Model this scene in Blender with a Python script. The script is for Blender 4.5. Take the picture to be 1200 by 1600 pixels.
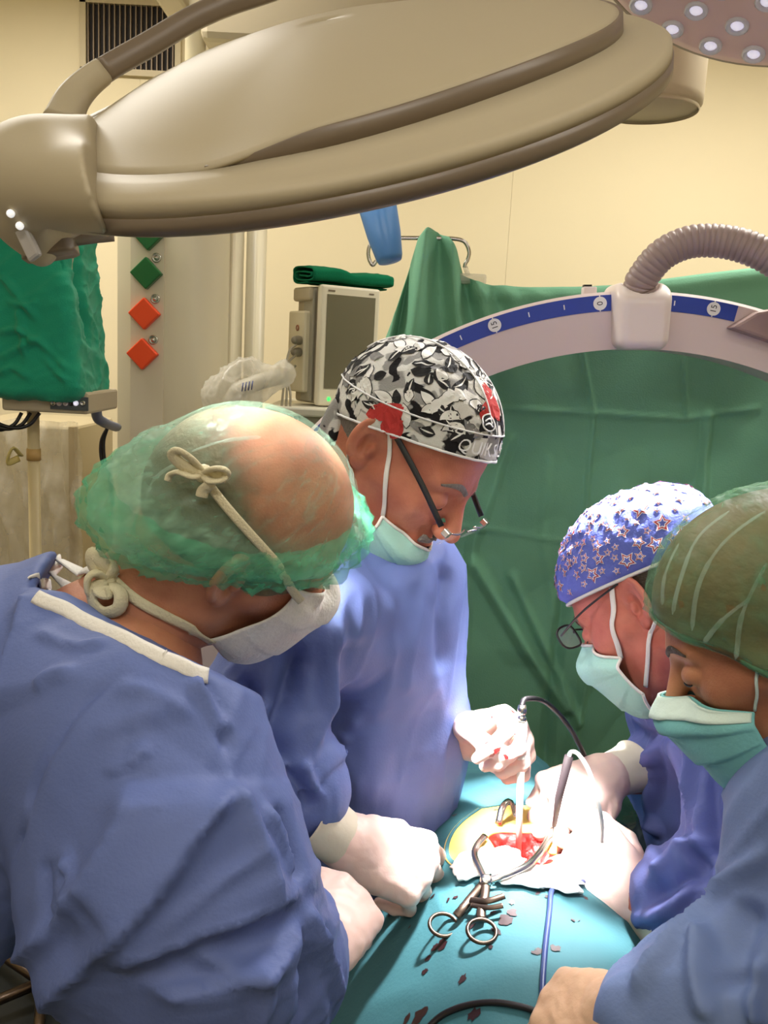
import bpy, math, random
import numpy as np
from mathutils import Matrix, Vector
for _o in list(bpy.data.objects): bpy.data.objects.remove(_o)
COL = bpy.context.scene.collection
SC = bpy.context.scene
rng = np.random.default_rng(7)

# ------------------------------------------------------------------ camera
FPX = 1400.0                                   # focal length in pixels of a 1200x1600 frame
PITCH, ROLL = math.radians(10.0), math.radians(3.0)
CAM = np.array([0.0, 0.0, 1.70])
FW = np.array([0, math.cos(PITCH), -math.sin(PITCH)])
_r0 = np.array([1.0, 0, 0]); _u0 = np.array([0, math.sin(PITCH), math.cos(PITCH)])
RT = _r0*math.cos(ROLL) + _u0*math.sin(ROLL)
UP = _u0*math.cos(ROLL) - _r0*math.sin(ROLL)
cam_d = bpy.data.cameras.new('camera'); cam = bpy.data.objects.new('camera', cam_d); COL.objects.link(cam)
cam_d.sensor_fit = 'VERTICAL'; cam_d.sensor_height = 36.0; cam_d.lens = FPX/1600*36.0; cam_d.clip_start = 0.02
cam.matrix_world = Matrix(((RT[0], UP[0], -FW[0], CAM[0]), (RT[1], UP[1], -FW[1], CAM[1]), (RT[2], UP[2], -FW[2], CAM[2]), (0, 0, 0, 1)))
SC.camera = cam

def nrm(v):
    v = np.asarray(v, float); return v/np.linalg.norm(v)
def P(px, py, d):
    """world point at forward distance d seen at pixel (px, py)"""
    return CAM + FW*d + RT*((px-600.0)/FPX*d) + UP*((800.0-py)/FPX*d)
def PY(px, py, Y):
    """world point on the plane y = Y seen at pixel (px, py)"""
    v = FW + RT*((px-600.0)/FPX) + UP*((800.0-py)/FPX)
    return CAM + v*((Y-CAM[1])/v[1])

# ------------------------------------------------------------------ light and exposure
SC.view_settings.view_transform = 'Standard'; SC.view_settings.look = 'None'
SC.view_settings.exposure = 0.0; SC.view_settings.gamma = 1.0; SC.view_settings.use_curve_mapping = False
W = bpy.data.worlds.new('world'); SC.world = W; W.use_nodes = True
W.node_tree.nodes['Background'].inputs[0].default_value = (0.9, 0.88, 0.82, 1); W.node_tree.nodes['Background'].inputs[1].default_value = 0.25

FIELD = P(835, 1318, 1.18)                     # the operating field, what both lamps aim at
def spot(name, loc, target, energy, angle, blend, radius, color=(1, 1, 1)):
    l = bpy.data.lights.new(name, 'SPOT'); o = bpy.data.objects.new(name, l); COL.objects.link(o)
    l.energy = energy; l.spot_size = math.radians(angle); l.spot_blend = blend; l.shadow_soft_size = radius; l.color = color
    o.location = loc; o.rotation_euler = Vector(np.asarray(target)-np.asarray(loc)).to_track_quat('-Z', 'Y').to_euler()
    return o
def area(name, loc, target, energy, sx, sy, color):
    l = bpy.data.lights.new(name, 'AREA'); o = bpy.data.objects.new(name, l); COL.objects.link(o)
    l.shape = 'RECTANGLE'; l.size = sx; l.size_y = sy; l.energy = energy; l.color = color
    o.location = loc; o.rotation_euler = Vector(np.asarray(target)-np.asarray(loc)).to_track_quat('-Z', 'Y').to_euler()
    return o
CEIL = 3.0
PANELS = [(-1.1, 0.2), (1.1, 0.2), (-1.1, 2.4), (1.2, 2.4), (0.0, -0.9)]
for i, (x, y) in enumerate(PANELS):
    area('ceiling_fill_glow', (x, y, CEIL-0.03), (x, y, 0), [6, 8, 36, 38, 21][i], 1.15, 0.55, (1.0, 0.945, 0.86))  # added fill from unseen ceiling panels; the last lights camera-facing surfaces

# ------------------------------------------------------------------ tagging and linking
ORG = {}
def settag(o, label=None, cat=None, group=None, kind=None):
    if label: o['label'] = label
    if cat: o['category'] = cat
    if group: o['group'] = group
    if kind: o['kind'] = kind
    return o
def thing(name, label, cat, loc, group=None):
    o = bpy.data.objects.new(name, None); COL.objects.link(o); o.location = [float(a) for a in loc]; o.empty_display_size = 0.05
    ORG[o.name] = np.array(loc, float)
    return settag(o, label, cat, group)
def linkmesh(name, verts, faces, mat, parent=None, smooth=True, mats=None, midx=None, uv=None, loc=None):
    """world-space vertices -> ONE mesh object; its origin is its parent's origin, or loc"""
    verts = np.asarray(verts, float)
    if parent is not None: org = ORG[parent.name]
    elif loc is not None: org = np.array(loc, float)
    else: org = np.zeros(3)
    me = bpy.data.meshes.new(name)
    v = verts-org
    if isinstance(faces, np.ndarray):
        nf, k = faces.shape
        me.vertices.add(len(v)); me.vertices.foreach_set('co', v.astype(np.float32).ravel())
        me.loops.add(nf*k); me.loops.foreach_set('vertex_index', faces.astype(np.int32).ravel())
        me.polygons.add(nf); me.polygons.foreach_set('loop_start', np.arange(0, nf*k, k, dtype=np.int32))
        me.update(calc_edges=True)
    else:
        me.from_pydata([tuple(a) for a in v], [], [tuple(int(i) for i in f) for f in faces]); me.update()
    me.validate()
    if mats:
        for m in mats: me.materials.append(m)
        if midx is not None: me.polygons.foreach_set('material_index', np.asarray(midx, np.int32))
    else: me.materials.append(mat)
    if smooth: me.polygons.foreach_set('use_smooth', np.ones(len(me.polygons), bool))
    if uv is not None:
        ul = me.uv_layers.new(name='UVMap'); li = np.zeros(len(me.loops), np.int32); me.loops.foreach_get('vertex_index', li)
        ul.data.foreach_set('uv', np.asarray(uv, np.float32)[li].ravel())
    o = bpy.data.objects.new(name, me); COL.objects.link(o)
    if parent is not None: o.parent = parent
    else: o.location = [float(a) for a in org]
    ORG[o.name] = org
    return o
def density(o, vals):
    a = o.data.attributes.new('ply', 'FLOAT', 'POINT'); a.data.foreach_set('value', np.asarray(vals, np.float32)); return o
def sharp(o, deg=35):
    """flat-looking edges stay crisp on a smooth-shaded mesh"""
    me = o.data
    try: me.set_sharp_from_angle(angle=math.radians(deg))
    except Exception: pass
    return o
def bevel(o, w, seg=2):
    m = o.modifiers.new('bevel', 'BEVEL'); m.width = w; m.segments = seg; m.limit_method = 'ANGLE'; m.angle_limit = math.radians(40); return o

# ------------------------------------------------------------------ materials
def lin(c):
    return tuple(((x/255.0)/12.92 if x/255.0 <= 0.04045 else ((x/255.0+0.055)/1.055)**2.4) for x in c)
MATS = {}
def mat(name, rgb, rough=0.6, metal=0.0, var=0.0, vscale=8.0, bump=0.0, bscale=60.0, spec=0.5, sheen=0.0, coat=0.0, sss=0.0, alpha=None, trans=0.0, emit=None, estr=0.0, aniso=None):
    m = bpy.data.materials.new(name); m.use_nodes = True; nt = m.node_tree; N = nt.nodes; L = nt.links
    b = N['Principled BSDF']; c = lin(rgb)
    b.inputs['Base Color'].default_value = (*c, 1); b.inputs['Roughness'].default_value = rough; b.inputs['Metallic'].default_value = metal
    b.inputs['Specular IOR Level'].default_value = spec
    if sheen: b.inputs['Sheen Weight'].default_value = sheen
    if coat: b.inputs['Coat Weight'].default_value = coat
    if sss:
        b.inputs['Subsurface Weight'].default_value = sss; b.inputs['Subsurface Radius'].default_value = (1.0, 0.35, 0.2); b.inputs['Subsurface Scale'].default_value = 0.006
    if trans: b.inputs['Transmission Weight'].default_value = trans
    if emit: b.inputs['Emission Color'].default_value = (*lin(emit), 1); b.inputs['Emission Strength'].default_value = estr
    tc = N.new('ShaderNodeTexCoord')
    if var:
        n = N.new('ShaderNodeTexNoise'); n.inputs['Scale'].default_value = vscale; n.inputs['Detail'].default_value = 4
        r = N.new('ShaderNodeMixRGB'); r.blend_type = 'MIX'
        r.inputs[1].default_value = (*[x*(1-var) for x in c], 1); r.inputs[2].default_value = (*[min(1, x*(1+var)) for x in c], 1)
        L.new(tc.outputs['Object'], n.inputs['Vector']); L.new(n.outputs['Fac'], r.inputs[0]); L.new(r.outputs[0], b.inputs['Base Color'])
    if bump:
        n = N.new('ShaderNodeTexNoise'); n.inputs['Scale'].default_value = bscale; n.inputs['Detail'].default_value = 3
        vec = tc.outputs['Object']
        if aniso:
            mp = N.new('ShaderNodeMapping'); mp.inputs['Scale'].default_value = aniso; L.new(vec, mp.inputs['Vector']); vec = mp.outputs['Vector']
        bp = N.new('ShaderNodeBump'); bp.inputs['Strength'].default_value = bump; bp.inputs['Distance'].default_value = 0.004
        L.new(vec, n.inputs['Vector']); L.new(n.outputs['Fac'], bp.inputs['Height']); L.new(bp.outputs['Normal'], b.inputs['Normal'])
    if alpha is not None: b.inputs['Alpha'].default_value = alpha
    MATS[name] = m
    return m
def cloth_mat(name, rgb, rough=.62, cr=.35, fine=.10, var=.05, scale=7):
    m = mat(name, rgb, rough, var=var, vscale=6, bump=fine, bscale=300, spec=.35); nt = m.node_tree; N = nt.nodes; L = nt.links; b = m.node_tree.nodes['Principled BSDF']
    tc = N.new('ShaderNodeTexCoord'); n = N.new('ShaderNodeTexNoise'); n.noise_type = 'RIDGED_MULTIFRACTAL'; n.inputs['Scale'].default_value = scale; n.inputs['Detail'].default_value = 2.5; n.inputs['Distortion'].default_value = .6
    bp = N.new('ShaderNodeBump'); bp.inputs['Strength'].default_value = cr; bp.inputs['Distance'].default_value = .012
    old = b.inputs['Normal'].links[0].from_socket; L.new(tc.outputs['Object'], n.inputs['Vector']); L.new(n.outputs['Fac'], bp.inputs['Height']); L.new(old, bp.inputs['Normal']); L.new(bp.outputs['Normal'], b.inputs['Normal'])
    return m
def bsdf(m): return m.node_tree.nodes['Principled BSDF']
def sheer(name, rgb, fac, rough=0.6, bump=0.3, bscale=40, translucent=0.35, nvar=0.15, nscale=30, dens=False):
    """thin see-through cloth or film: real transparency mixed with diffuse and translucent fibres"""
    m = bpy.data.materials.new(name); m.use_nodes = True; nt = m.node_tree; N = nt.nodes; L = nt.links
    b = N['Principled BSDF']; b.inputs['Base Color'].default_value = (*lin(rgb), 1); b.inputs['Roughness'].default_value = rough
    tl = N.new('ShaderNodeBsdfTranslucent'); tl.inputs[0].default_value = (*lin(rgb), 1)
    mx = N.new('ShaderNodeMixShader'); mx.inputs[0].default_value = translucent
    tp = N.new('ShaderNodeBsdfTransparent'); mx2 = N.new('ShaderNodeMixShader')
    tc = N.new('ShaderNodeTexCoord'); n = N.new('ShaderNodeTexNoise'); n.inputs['Scale'].default_value = nscale; n.inputs['Detail'].default_value = 5
    mr = N.new('ShaderNodeMapRange'); mr.inputs[1].default_value = 0.3; mr.inputs[2].default_value = 0.7; mr.inputs[3].default_value = fac-nvar; mr.inputs[4].default_value = fac+nvar
    bp = N.new('ShaderNodeBump'); bp.inputs['Strength'].default_value = bump; bp.inputs['Distance'].default_value = 0.004
    n2 = N.new('ShaderNodeTexNoise'); n2.inputs['Scale'].default_value = bscale; n2.inputs['Detail'].default_value = 3
    L.new(tc.outputs['Object'], n.inputs['Vector']); L.new(tc.outputs['Object'], n2.inputs['Vector'])
    L.new(n2.outputs['Fac'], bp.inputs['Height']); L.new(bp.outputs['Normal'], b.inputs['Normal'])
    L.new(n.outputs['Fac'], mr.inputs[0]); L.new(mr.outputs[0], mx2.inputs[0])
    if dens:      # cloth density stored on the mesh: gathered cloth lies in several layers
        at = N.new('ShaderNodeAttribute'); at.attribute_name = 'ply'; ml = N.new('ShaderNodeMath'); ml.operation = 'MULTIPLY'; ml.use_clamp = True
        L.new(mr.outputs[0], ml.inputs[0]); L.new(at.outputs['Fac'], ml.inputs[1]); L.new(ml.outputs[0], mx2.inputs[0])
    L.new(b.outputs[0], mx.inputs[1]); L.new(tl.outputs[0], mx.inputs[2])
    L.new(tp.outputs[0], mx2.inputs[1]); L.new(mx.outputs[0], mx2.inputs[2]); L.new(mx2.outputs[0], N['Material Output'].inputs[0])
    MATS[name] = m
    return m

# ------------------------------------------------------------------ numeric helpers
_perm = rng.permutation(256).astype(np.int64); _perm = np.concatenate([_perm, _perm, _perm])
_g3 = rng.normal(size=(256, 3)); _g3 /= np.linalg.norm(_g3, axis=1, keepdims=True)
def noise3(p):
    p = np.asarray(p, float); i = np.floor(p).astype(np.int64); f = p-i; i &= 255
    u = f*f*f*(f*(f*6-15)+10); out = 0
    for dx in (0, 1):
        wx = u[..., 0] if dx else 1-u[..., 0]
        for dy in (0, 1):
            wy = u[..., 1] if dy else 1-u[..., 1]
            for dz in (0, 1):
                wz = u[..., 2] if dz else 1-u[..., 2]
                h = _perm[_perm[_perm[(i[..., 0]+dx) & 255]+((i[..., 1]+dy) & 255)]+((i[..., 2]+dz) & 255)]
                g = _g3[h]
                out = out + wx*wy*wz*(g[..., 0]*(f[..., 0]-dx)+g[..., 1]*(f[..., 1]-dy)+g[..., 2]*(f[..., 2]-dz))
    return out*1.5
def ridged(p): return 1-2*np.abs(noise3(p))
def sstep(a, b, x):
    t = np.clip((x-a)/(b-a), 0, 1); return t*t*(3-2*t)
def cap(p, a, b, ra, rb=None):
    rb = ra if rb is None else rb
    a = np.asarray(a, float); ba = np.asarray(b, float)-a; pa = p-a
    t = np.clip(pa@ba/max(ba@ba, 1e-12), 0, 1)
    return np.linalg.norm(pa-t[:, None]*ba, axis=1)-(ra+(rb-ra)*t)
def ell(p, c, r, R=None):
    q = p-np.asarray(c, float)
    if R is not None: q = q@np.asarray(R)          # columns of R are the local axes
    r = np.asarray(r, float)
    k0 = np.linalg.norm(q/r, axis=1); k1 = np.linalg.norm(q/(r*r), axis=1)
    return np.where(k1 > 1e-9, k0*(k0-1)/np.maximum(k1, 1e-9), -r.min())
def rbox(p, c, h, r, R=None):
    q = p-np.asarray(c, float)
    if R is not None: q = q@np.asarray(R)
    q = np.abs(q)-(np.asarray(h, float)-r)
    return np.linalg.norm(np.maximum(q, 0), axis=1)+np.minimum(q.max(axis=1), 0)-r
def smin(a, b, k):
    h = np.clip(0.5+0.5*(b-a)/k, 0, 1); return b+(a-b)*h-k*h*(1-h)
def smax(a, b, k): return -smin(-a, -b, k)
def chain(p, pts, radii, k=None):
    d = None
    for i in range(len(pts)-1):
        e = cap(p, pts[i], pts[i+1], radii[i], radii[i+1])
        d = e if d is None else (np.minimum(d, e) if k is None else smin(d, e, k))
    return d
def basis(x, z):
    """columns: x direction, y = z cross x, z made square to x"""
    x = nrm(x); z = np.asarray(z, float); z = nrm(z-x*(z@x)); return np.stack([x, np.cross(z, x), z], 1)

def grad(f, p, e=4e-4):
    k = np.array([[1, -1, -1], [-1, -1, 1], [-1, 1, -1], [1, 1, 1]], float)
    g = 0
    for kk in k: g = g+kk*f(p+kk*e)[:, None]
    return g/(4*e)
def project(f, p, off=0.0, it=4, lim=0.02):
    p = np.array(p, float)
    for _ in range(it):
        g = grad(f, p); v = f(p)-off
        s = v/np.maximum((g*g).sum(1), 0.15); p = p-np.clip(s, -lim, lim)[:, None]*g
    return p
def surf(f, lo, hi, h, margin=0.0, proj=1, lip=1.5):
    """sparse surface-nets mesh of f = 0"""
    lo = np.asarray(lo, float); hi = np.asarray(hi, float); B = 8
    nb = np.ceil(((hi-lo)/h+2)/B).astype(int); n = nb*B
    ax = [lo[i]+(np.arange(nb[i])*B+(B-1)/2)*h for i in range(3)]
    G = np.stack(np.meshgrid(*ax, indexing='ij'), -1).reshape(-1, 3)
    fc = f(G).reshape(nb)
    act = np.abs(fc) < 0.5*B*h*1.733*lip+margin
    V = np.repeat(np.repeat(np.repeat(np.where(fc > 0, 1.0, -1.0).astype(np.float32), B, 0), B, 1), B, 2)
    M = np.repeat(np.repeat(np.repeat(act, B, 0), B, 1), B, 2)
    idx = np.argwhere(M); vals = np.empty(len(idx), np.float32)
    for s in range(0, len(idx), 300000):
        vals[s:s+300000] = f(lo+idx[s:s+300000]*h)
    V[M] = vals
    # keep the shell closed at the border of the box
    V[0] = np.maximum(V[0], 1e-4); V[-1] = np.maximum(V[-1], 1e-4); V[:, 0] = np.maximum(V[:, 0], 1e-4); V[:, -1] = np.maximum(V[:, -1], 1e-4)
    V[:, :, 0] = np.maximum(V[:, :, 0], 1e-4); V[:, :, -1] = np.maximum(V[:, :, -1], 1e-4)
    S = V < 0; c = np.zeros(n-1, np.uint8)
    off = [(i, j, k) for i in (0, 1) for j in (0, 1) for k in (0, 1)]
    for (i, j, k) in off: c += S[i:n[0]-1+i, j:n[1]-1+j, k:n[2]-1+k]
    cell = np.argwhere((c > 0) & (c < 8)); cid = np.full(n-1, -1, np.int64); cid[tuple(cell.T)] = np.arange(len(cell))
    cv = np.stack([V[cell[:, 0]+i, cell[:, 1]+j, cell[:, 2]+k] for (i, j, k) in off], 1).astype(float)
    acc = np.zeros((len(cell), 3)); cnt = np.zeros(len(cell)); offa = np.array(off, float)
    for a in range(8):
        for b in range(a+1, 8):
            if np.abs(offa[a]-offa[b]).sum() == 1:
                cr = (cv[:, a] < 0) != (cv[:, b] < 0); t = np.where(cr, cv[:, a]/np.where(cr, cv[:, a]-cv[:, b], 1), 0)
                acc += np.where(cr[:, None], offa[a]+t[:, None]*(offa[b]-offa[a]), 0); cnt += cr
    verts = lo+(cell+acc/cnt[:, None])*h
    faces = []
    for a in range(3):
        b, d = (a+1) % 3, (a+2) % 3
        sl0 = [slice(1, m-1) for m in n]; sl0[a] = slice(0, n[a]-1); sl1 = list(sl0); sl1[a] = slice(1, n[a])
        A = S[tuple(sl0)]; Bq = S[tuple(sl1)]
        e = np.argwhere(A != Bq); base = np.zeros(3, int)+1; base[a] = 0; p = e+base
        eb = np.zeros(3, int); eb[b] = 1; ed = np.zeros(3, int); ed[d] = 1
        q = np.stack([cid[tuple((p).T)], cid[tuple((p-eb).T)], cid[tuple((p-eb-ed).T)], cid[tuple((p-ed).T)]], 1)
        fl = A[tuple(e.T)]
        q[~fl] = q[~fl][:, ::-1]
        faces.append(q)
    faces = np.concatenate(faces); faces = faces[(faces >= 0).all(1)]
    for _ in range(proj):
        g = grad(f, verts, h*0.4); v = f(verts)
        verts = verts-np.clip(v/np.maximum((g*g).sum(1), 0.2), -h*0.7, h*0.7)[:, None]*g
    return verts, faces
def vnormals(verts, faces):
    n = np.zeros_like(verts)
    a, b, c, d = (verts[faces[:, i]] for i in range(4))
    fn = np.cross(c-a, d-b)
    for i in range(4): np.add.at(n, faces[:, i], fn)
    return n/np.maximum(np.linalg.norm(n, axis=1, keepdims=True), 1e-12)
def rays(px):
    px = np.asarray(px, float); v = FW+RT*((px[:, :1]-600)/FPX)+UP*((800-px[:, 1:2])/FPX); return v
def hit(px, f, d0=0.4, d1=2.2, n=500):
    """first points of surface f = 0 along the sight lines through the pixels px"""
    v = rays(px); ds = np.linspace(d0, d1, n); out = []
    for r in v:
        val = f(CAM+r[None]*ds[:, None]); i = np.argmax(val < 0)
        if val[i] >= 0: i = int(np.argmin(val)); out.append(CAM+r*ds[i]); continue
        a, b = ds[max(i-1, 0)], ds[i]
        for _ in range(12):
            m = 0.5*(a+b)
            if f((CAM+r*m)[None])[0] < 0: b = m
            else: a = m
        out.append(CAM+r*b)
    return np.array(out)
def resample(pts, n):
    pts = np.asarray(pts, float); 
    # Catmull-Rom through the points
    q = np.concatenate([[2*pts[0]-pts[1]], pts, [2*pts[-1]-pts[-2]]]); m = len(pts)-1; out = []
    for t in np.linspace(0, m, n):
        i = min(int(t), m-1); u = t-i; a, b, c, d = q[i], q[i+1], q[i+2], q[i+3]
        out.append(0.5*((2*b)+(-a+c)*u+(2*a-5*b+4*c-d)*u*u+(-a+3*b-3*c+d)*u**3))
    return np.array(out)
def seg_dist(p, pts):
    d = np.full(len(p), 1e9)
    for i in range(len(pts)-1): d = np.minimum(d, cap(p, pts[i], pts[i+1], 0.0))
    return d
def seg_dist_t(p, pts):
    """distance to a polyline and the place 0..1 along it"""
    d = np.full(len(p), 1e9); tt = np.zeros(len(p)); n = len(pts)-1
    for i in range(n):
        a = pts[i]; ba = pts[i+1]-a; t = np.clip((p-a)@ba/max(ba@ba, 1e-12), 0, 1)
        e = np.linalg.norm(p-a-t[:, None]*ba, axis=1); m = e < d; d[m] = e[m]; tt[m] = (i+t[m])/n
    return d, tt

# ------------------------------------------------------------------ plain shapes (vertices, faces)
def tube(pts, r, n=10, closed=False, cap_ends=True, flat=None, up=None):
    """round or flattened tube along points; r a number or one per point; flat = (width factor, thickness factor)"""
    pts = np.asarray(pts, float); m = len(pts); r = np.broadcast_to(np.asarray(r, float), (m,))
    t = np.gradient(pts, axis=0) if not closed else np.roll(pts, -1, 0)-np.roll(pts, 1, 0)
    t /= np.maximum(np.linalg.norm(t, axis=1, keepdims=True), 1e-12)
    a = np.array(up, float) if up is not None else (np.array([0, 0, 1.0]) if abs(t[0][2]) < 0.9 else np.array([0, 1.0, 0]))
    V = []; fw, ft = flat if flat else (1, 1)
    for i in range(m):
        if up is None or np.ndim(up) == 1: s = a-t[i]*(a@t[i])
        s = s/max(np.linalg.norm(s), 1e-9); b = np.cross(t[i], s)
        if up is None: a = s
        th = np.linspace(0, 2*np.pi, n, endpoint=False)
        V.append(pts[i]+r[i]*(np.cos(th)[:, None]*b*fw+np.sin(th)[:, None]*s*ft))
    V = np.concatenate(V); F = []
    for i in range(m if closed else m-1):
        j = (i+1) % m
        for k in range(n): F.append((i*n+k, i*n+(k+1) % n, j*n+(k+1) % n, j*n+k))
    if cap_ends and not closed:
        F.append(tuple(range(n-1, -1, -1))); F.append(tuple((m-1)*n+k for k in range(n)))
    return V, F
def boxv(c, h, R=None):
    c = np.asarray(c, float); h = np.asarray(h, float); R = np.eye(3) if R is None else np.asarray(R)
    s = np.array([(-1, -1, -1), (1, -1, -1), (1, 1, -1), (-1, 1, -1), (-1, -1, 1), (1, -1, 1), (1, 1, 1), (-1, 1, 1)], float)
    return c+(s*h)@R.T, [(0, 3, 2, 1), (4, 5, 6, 7), (0, 1, 5, 4), (1, 2, 6, 5), (2, 3, 7, 6), (3, 0, 4, 7)]
def join(*vf):
    V = []; F = []; o = 0
    for v, f in vf:
        V.append(np.asarray(v)); F += [tuple(int(i)+o for i in q) for q in f]; o += len(v)
    return np.concatenate(V), F
def lathe(prof, c, ax, n=48, ref=None):
    """profile (r, h) turned about ax through c"""
    ax = nrm(ax); ref = np.array([1.0, 0, 0]) if ref is None else ref
    if abs(ax@nrm(ref)) > 0.95: ref = np.array([0, 1.0, 0])
    e1 = nrm(ref-ax*(ref@ax)); e2 = np.cross(ax, e1); th = np.linspace(0, 2*np.pi, n, endpoint=False); V = []; F = []
    for (r, h) in prof: V.append(np.asarray(c)+ax*h+max(r, 1e-5)*(np.cos(th)[:, None]*e1+np.sin(th)[:, None]*e2))
    for i in range(len(prof)-1):
        for k in range(n): F.append((i*n+k, i*n+(k+1) % n, (i+1)*n+(k+1) % n, (i+1)*n+k))
    return np.concatenate(V), F
def prism(poly, d):
    """polygon of world points pushed along vector d"""
    poly = np.asarray(poly, float); n = len(poly); V = np.concatenate([poly, poly+np.asarray(d)])
    F = [tuple(range(n-1, -1, -1)), tuple(range(n, 2*n))]+[(i, (i+1) % n, n+(i+1) % n, n+i) for i in range(n)]
    return V, F
def sheet(G, thick, closed_u=False):
    """grid of points (nu, nv, 3) -> two-sided shell of the given thickness (grows along the normal)"""
    nu, nv, _ = G.shape
    du = np.gradient(G, axis=0) if not closed_u else np.roll(G, -1, 0)-np.roll(G, 1, 0)
    dv = np.gradient(G, axis=1); N = np.cross(du, dv); N /= np.maximum(np.linalg.norm(N, axis=2, keepdims=True), 1e-12)
    o = nu*nv; V = np.concatenate([G.reshape(-1, 3), (G-N*(thick or 0)).reshape(-1, 3)])
    iu = np.arange(nu if closed_u else nu-1); iv = np.arange(nv-1); I, J = np.meshgrid(iu, iv, indexing='ij'); I = I.ravel(); J = J.ravel(); I2 = (I+1) % nu
    q = np.stack([I*nv+J, I2*nv+J, I2*nv+J+1, I*nv+J+1], 1)
    if thick is None:
        uu, vv = np.meshgrid(np.linspace(0, 1, nu), np.linspace(0, 1, nv), indexing='ij'); return V[:o], q, np.stack([uu.ravel(), vv.ravel()], 1)
    F = [q, q[:, ::-1]+o]
    def rim(a): 
        a = np.asarray(a); F.append(np.stack([a[:-1], a[1:], a[1:]+o, a[:-1]+o], 1)[:, ::-1])
    ring = np.arange(nu)*nv
    if closed_u: ring = np.append(ring, 0)
    rim(ring); rim((ring+nv-1)[::-1])
    if not closed_u: rim(np.arange(nv)[::-1]); rim((nu-1)*nv+np.arange(nv))
    uu, vv = np.meshgrid(np.linspace(0, 1, nu), np.linspace(0, 1, nv), indexing='ij'); uv = np.stack([uu.ravel(), vv.ravel()], 1)
    return V, np.concatenate(F), np.concatenate([uv, uv])
def wrap(f, o, dirs, off=0.0, t0=0.35, steps=70):
    """outermost points along dirs from o where f = off"""
    sh = dirs.shape[:-1]; D = dirs.reshape(-1, 3); O = np.broadcast_to(np.asarray(o, float), sh+(3,)).reshape(-1, 3)
    off = np.broadcast_to(np.asarray(off, float), sh).ravel()
    t = np.full(len(D), t0); done = np.zeros(len(D), bool); prev = t.copy()
    for i in range(steps):
        v = f(O+D*t[:, None])-off; done |= v < 0.0003
        prev = np.where(done, prev, t); t = np.where(done, t, np.maximum(t-np.maximum(v*0.85, 0.0004), 0.0))
    return (O+D*t[:, None]).reshape(sh+(3,))

# ================================================================== materials of the scene
M_wall = mat('wall_paint', (230, 217, 182), 0.75, var=0.03, vscale=3, bump=0.05, bscale=300)
M_ceil = mat('ceiling_paint', (236, 230, 212), 0.8)
M_floor = mat('floor_vinyl', (24, 30, 32), 0.45, var=0.1, vscale=20)
M_cream = mat('cream_plastic', (178, 166, 140), 0.52, var=0.02, bump=0.02, bscale=500, spec=.35)
M_cream2 = mat('cream_enamel', (214, 205, 178), 0.38, var=0.02)
M_taupe = mat('taupe_plastic', (120, 106, 90), 0.35, var=0.03)
M_dark = mat('black_plastic', (22, 20, 22), 0.4)
M_steel = mat('polished_steel', (190, 188, 182), 0.22, metal=1.0)
M_dsteel = mat('worn_steel', (100, 86, 76), 0.36, metal=1.0, var=0.15, vscale=60)
M_white = mat('white_plastic', (228, 216, 212), 0.35)
M_arc = mat('arc_enamel', (214, 198, 196), 0.4, var=0.02)
M_blue = mat('scale_blue', (38, 66, 160), 0.45)
M_print = mat('white_print', (238, 238, 238), 0.5)
M_ink = mat('black_ink', (24, 24, 26), 0.6)
M_hose = mat('hose_grey', (150, 132, 128), 0.45, var=0.04)
M_greencloth = mat('green_cotton', (32, 148, 114), 0.85, var=0.10, vscale=14, bump=0.35, bscale=420, sheen=0.15, spec=0.2)
M_drapegreen = mat('green_nonwoven', (112, 168, 138), 0.8, var=0.13, vscale=7, bump=0.25, bscale=260, spec=0.25)
M_towel = mat('dark_green_towel', (18, 110, 76), 0.95, var=0.12, vscale=25, bump=0.6, bscale=500, spec=0.1)
M_gownL = cloth_mat('gown_blue_deep', (90, 106, 160))
M_gownC = cloth_mat('gown_blue_mid', (98, 114, 170))
M_gownS = cloth_mat('gown_blue_violet', (98, 108, 168))
M_gownN = cloth_mat('gown_blue_pale', (118, 138, 184))
M_patdrape = mat('teal_nonwoven', (56, 104, 112), 0.7, var=0.08, vscale=9, bump=0.1, bscale=260, spec=0.3)
M_glove = mat('latex_glove', (230, 198, 188), 0.42, var=0.05, vscale=30, bump=0.12, bscale=110, spec=0.4, sss=0.08)
M_gcuff = mat('latex_cuff', (218, 208, 188), 0.5, var=0.05, vscale=30, bump=0.12, bscale=150)
M_hem = mat('white_binding', (226, 222, 214), 0.8, bump=0.3, bscale=300)
M_tie = mat('cream_cotton_tie', (214, 205, 172), 0.9, var=0.08, vscale=60, bump=0.4, bscale=500)
M_maskw = mat('white_mask', (232, 228, 220), 0.8, var=0.03, vscale=40, bump=0.3, bscale=220)
M_maskg = mat('mint_mask', (166, 214, 200), 0.75, var=0.05, vscale=25, bump=0.2, bscale=260)
M_maskb = mat('aqua_mask', (120, 186, 184), 0.75, var=0.05, vscale=25, bump=0.2, bscale=260)
M_maskpale = mat('pale_mask_edge', (206, 226, 214), 0.8, bump=0.2, bscale=260)
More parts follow.
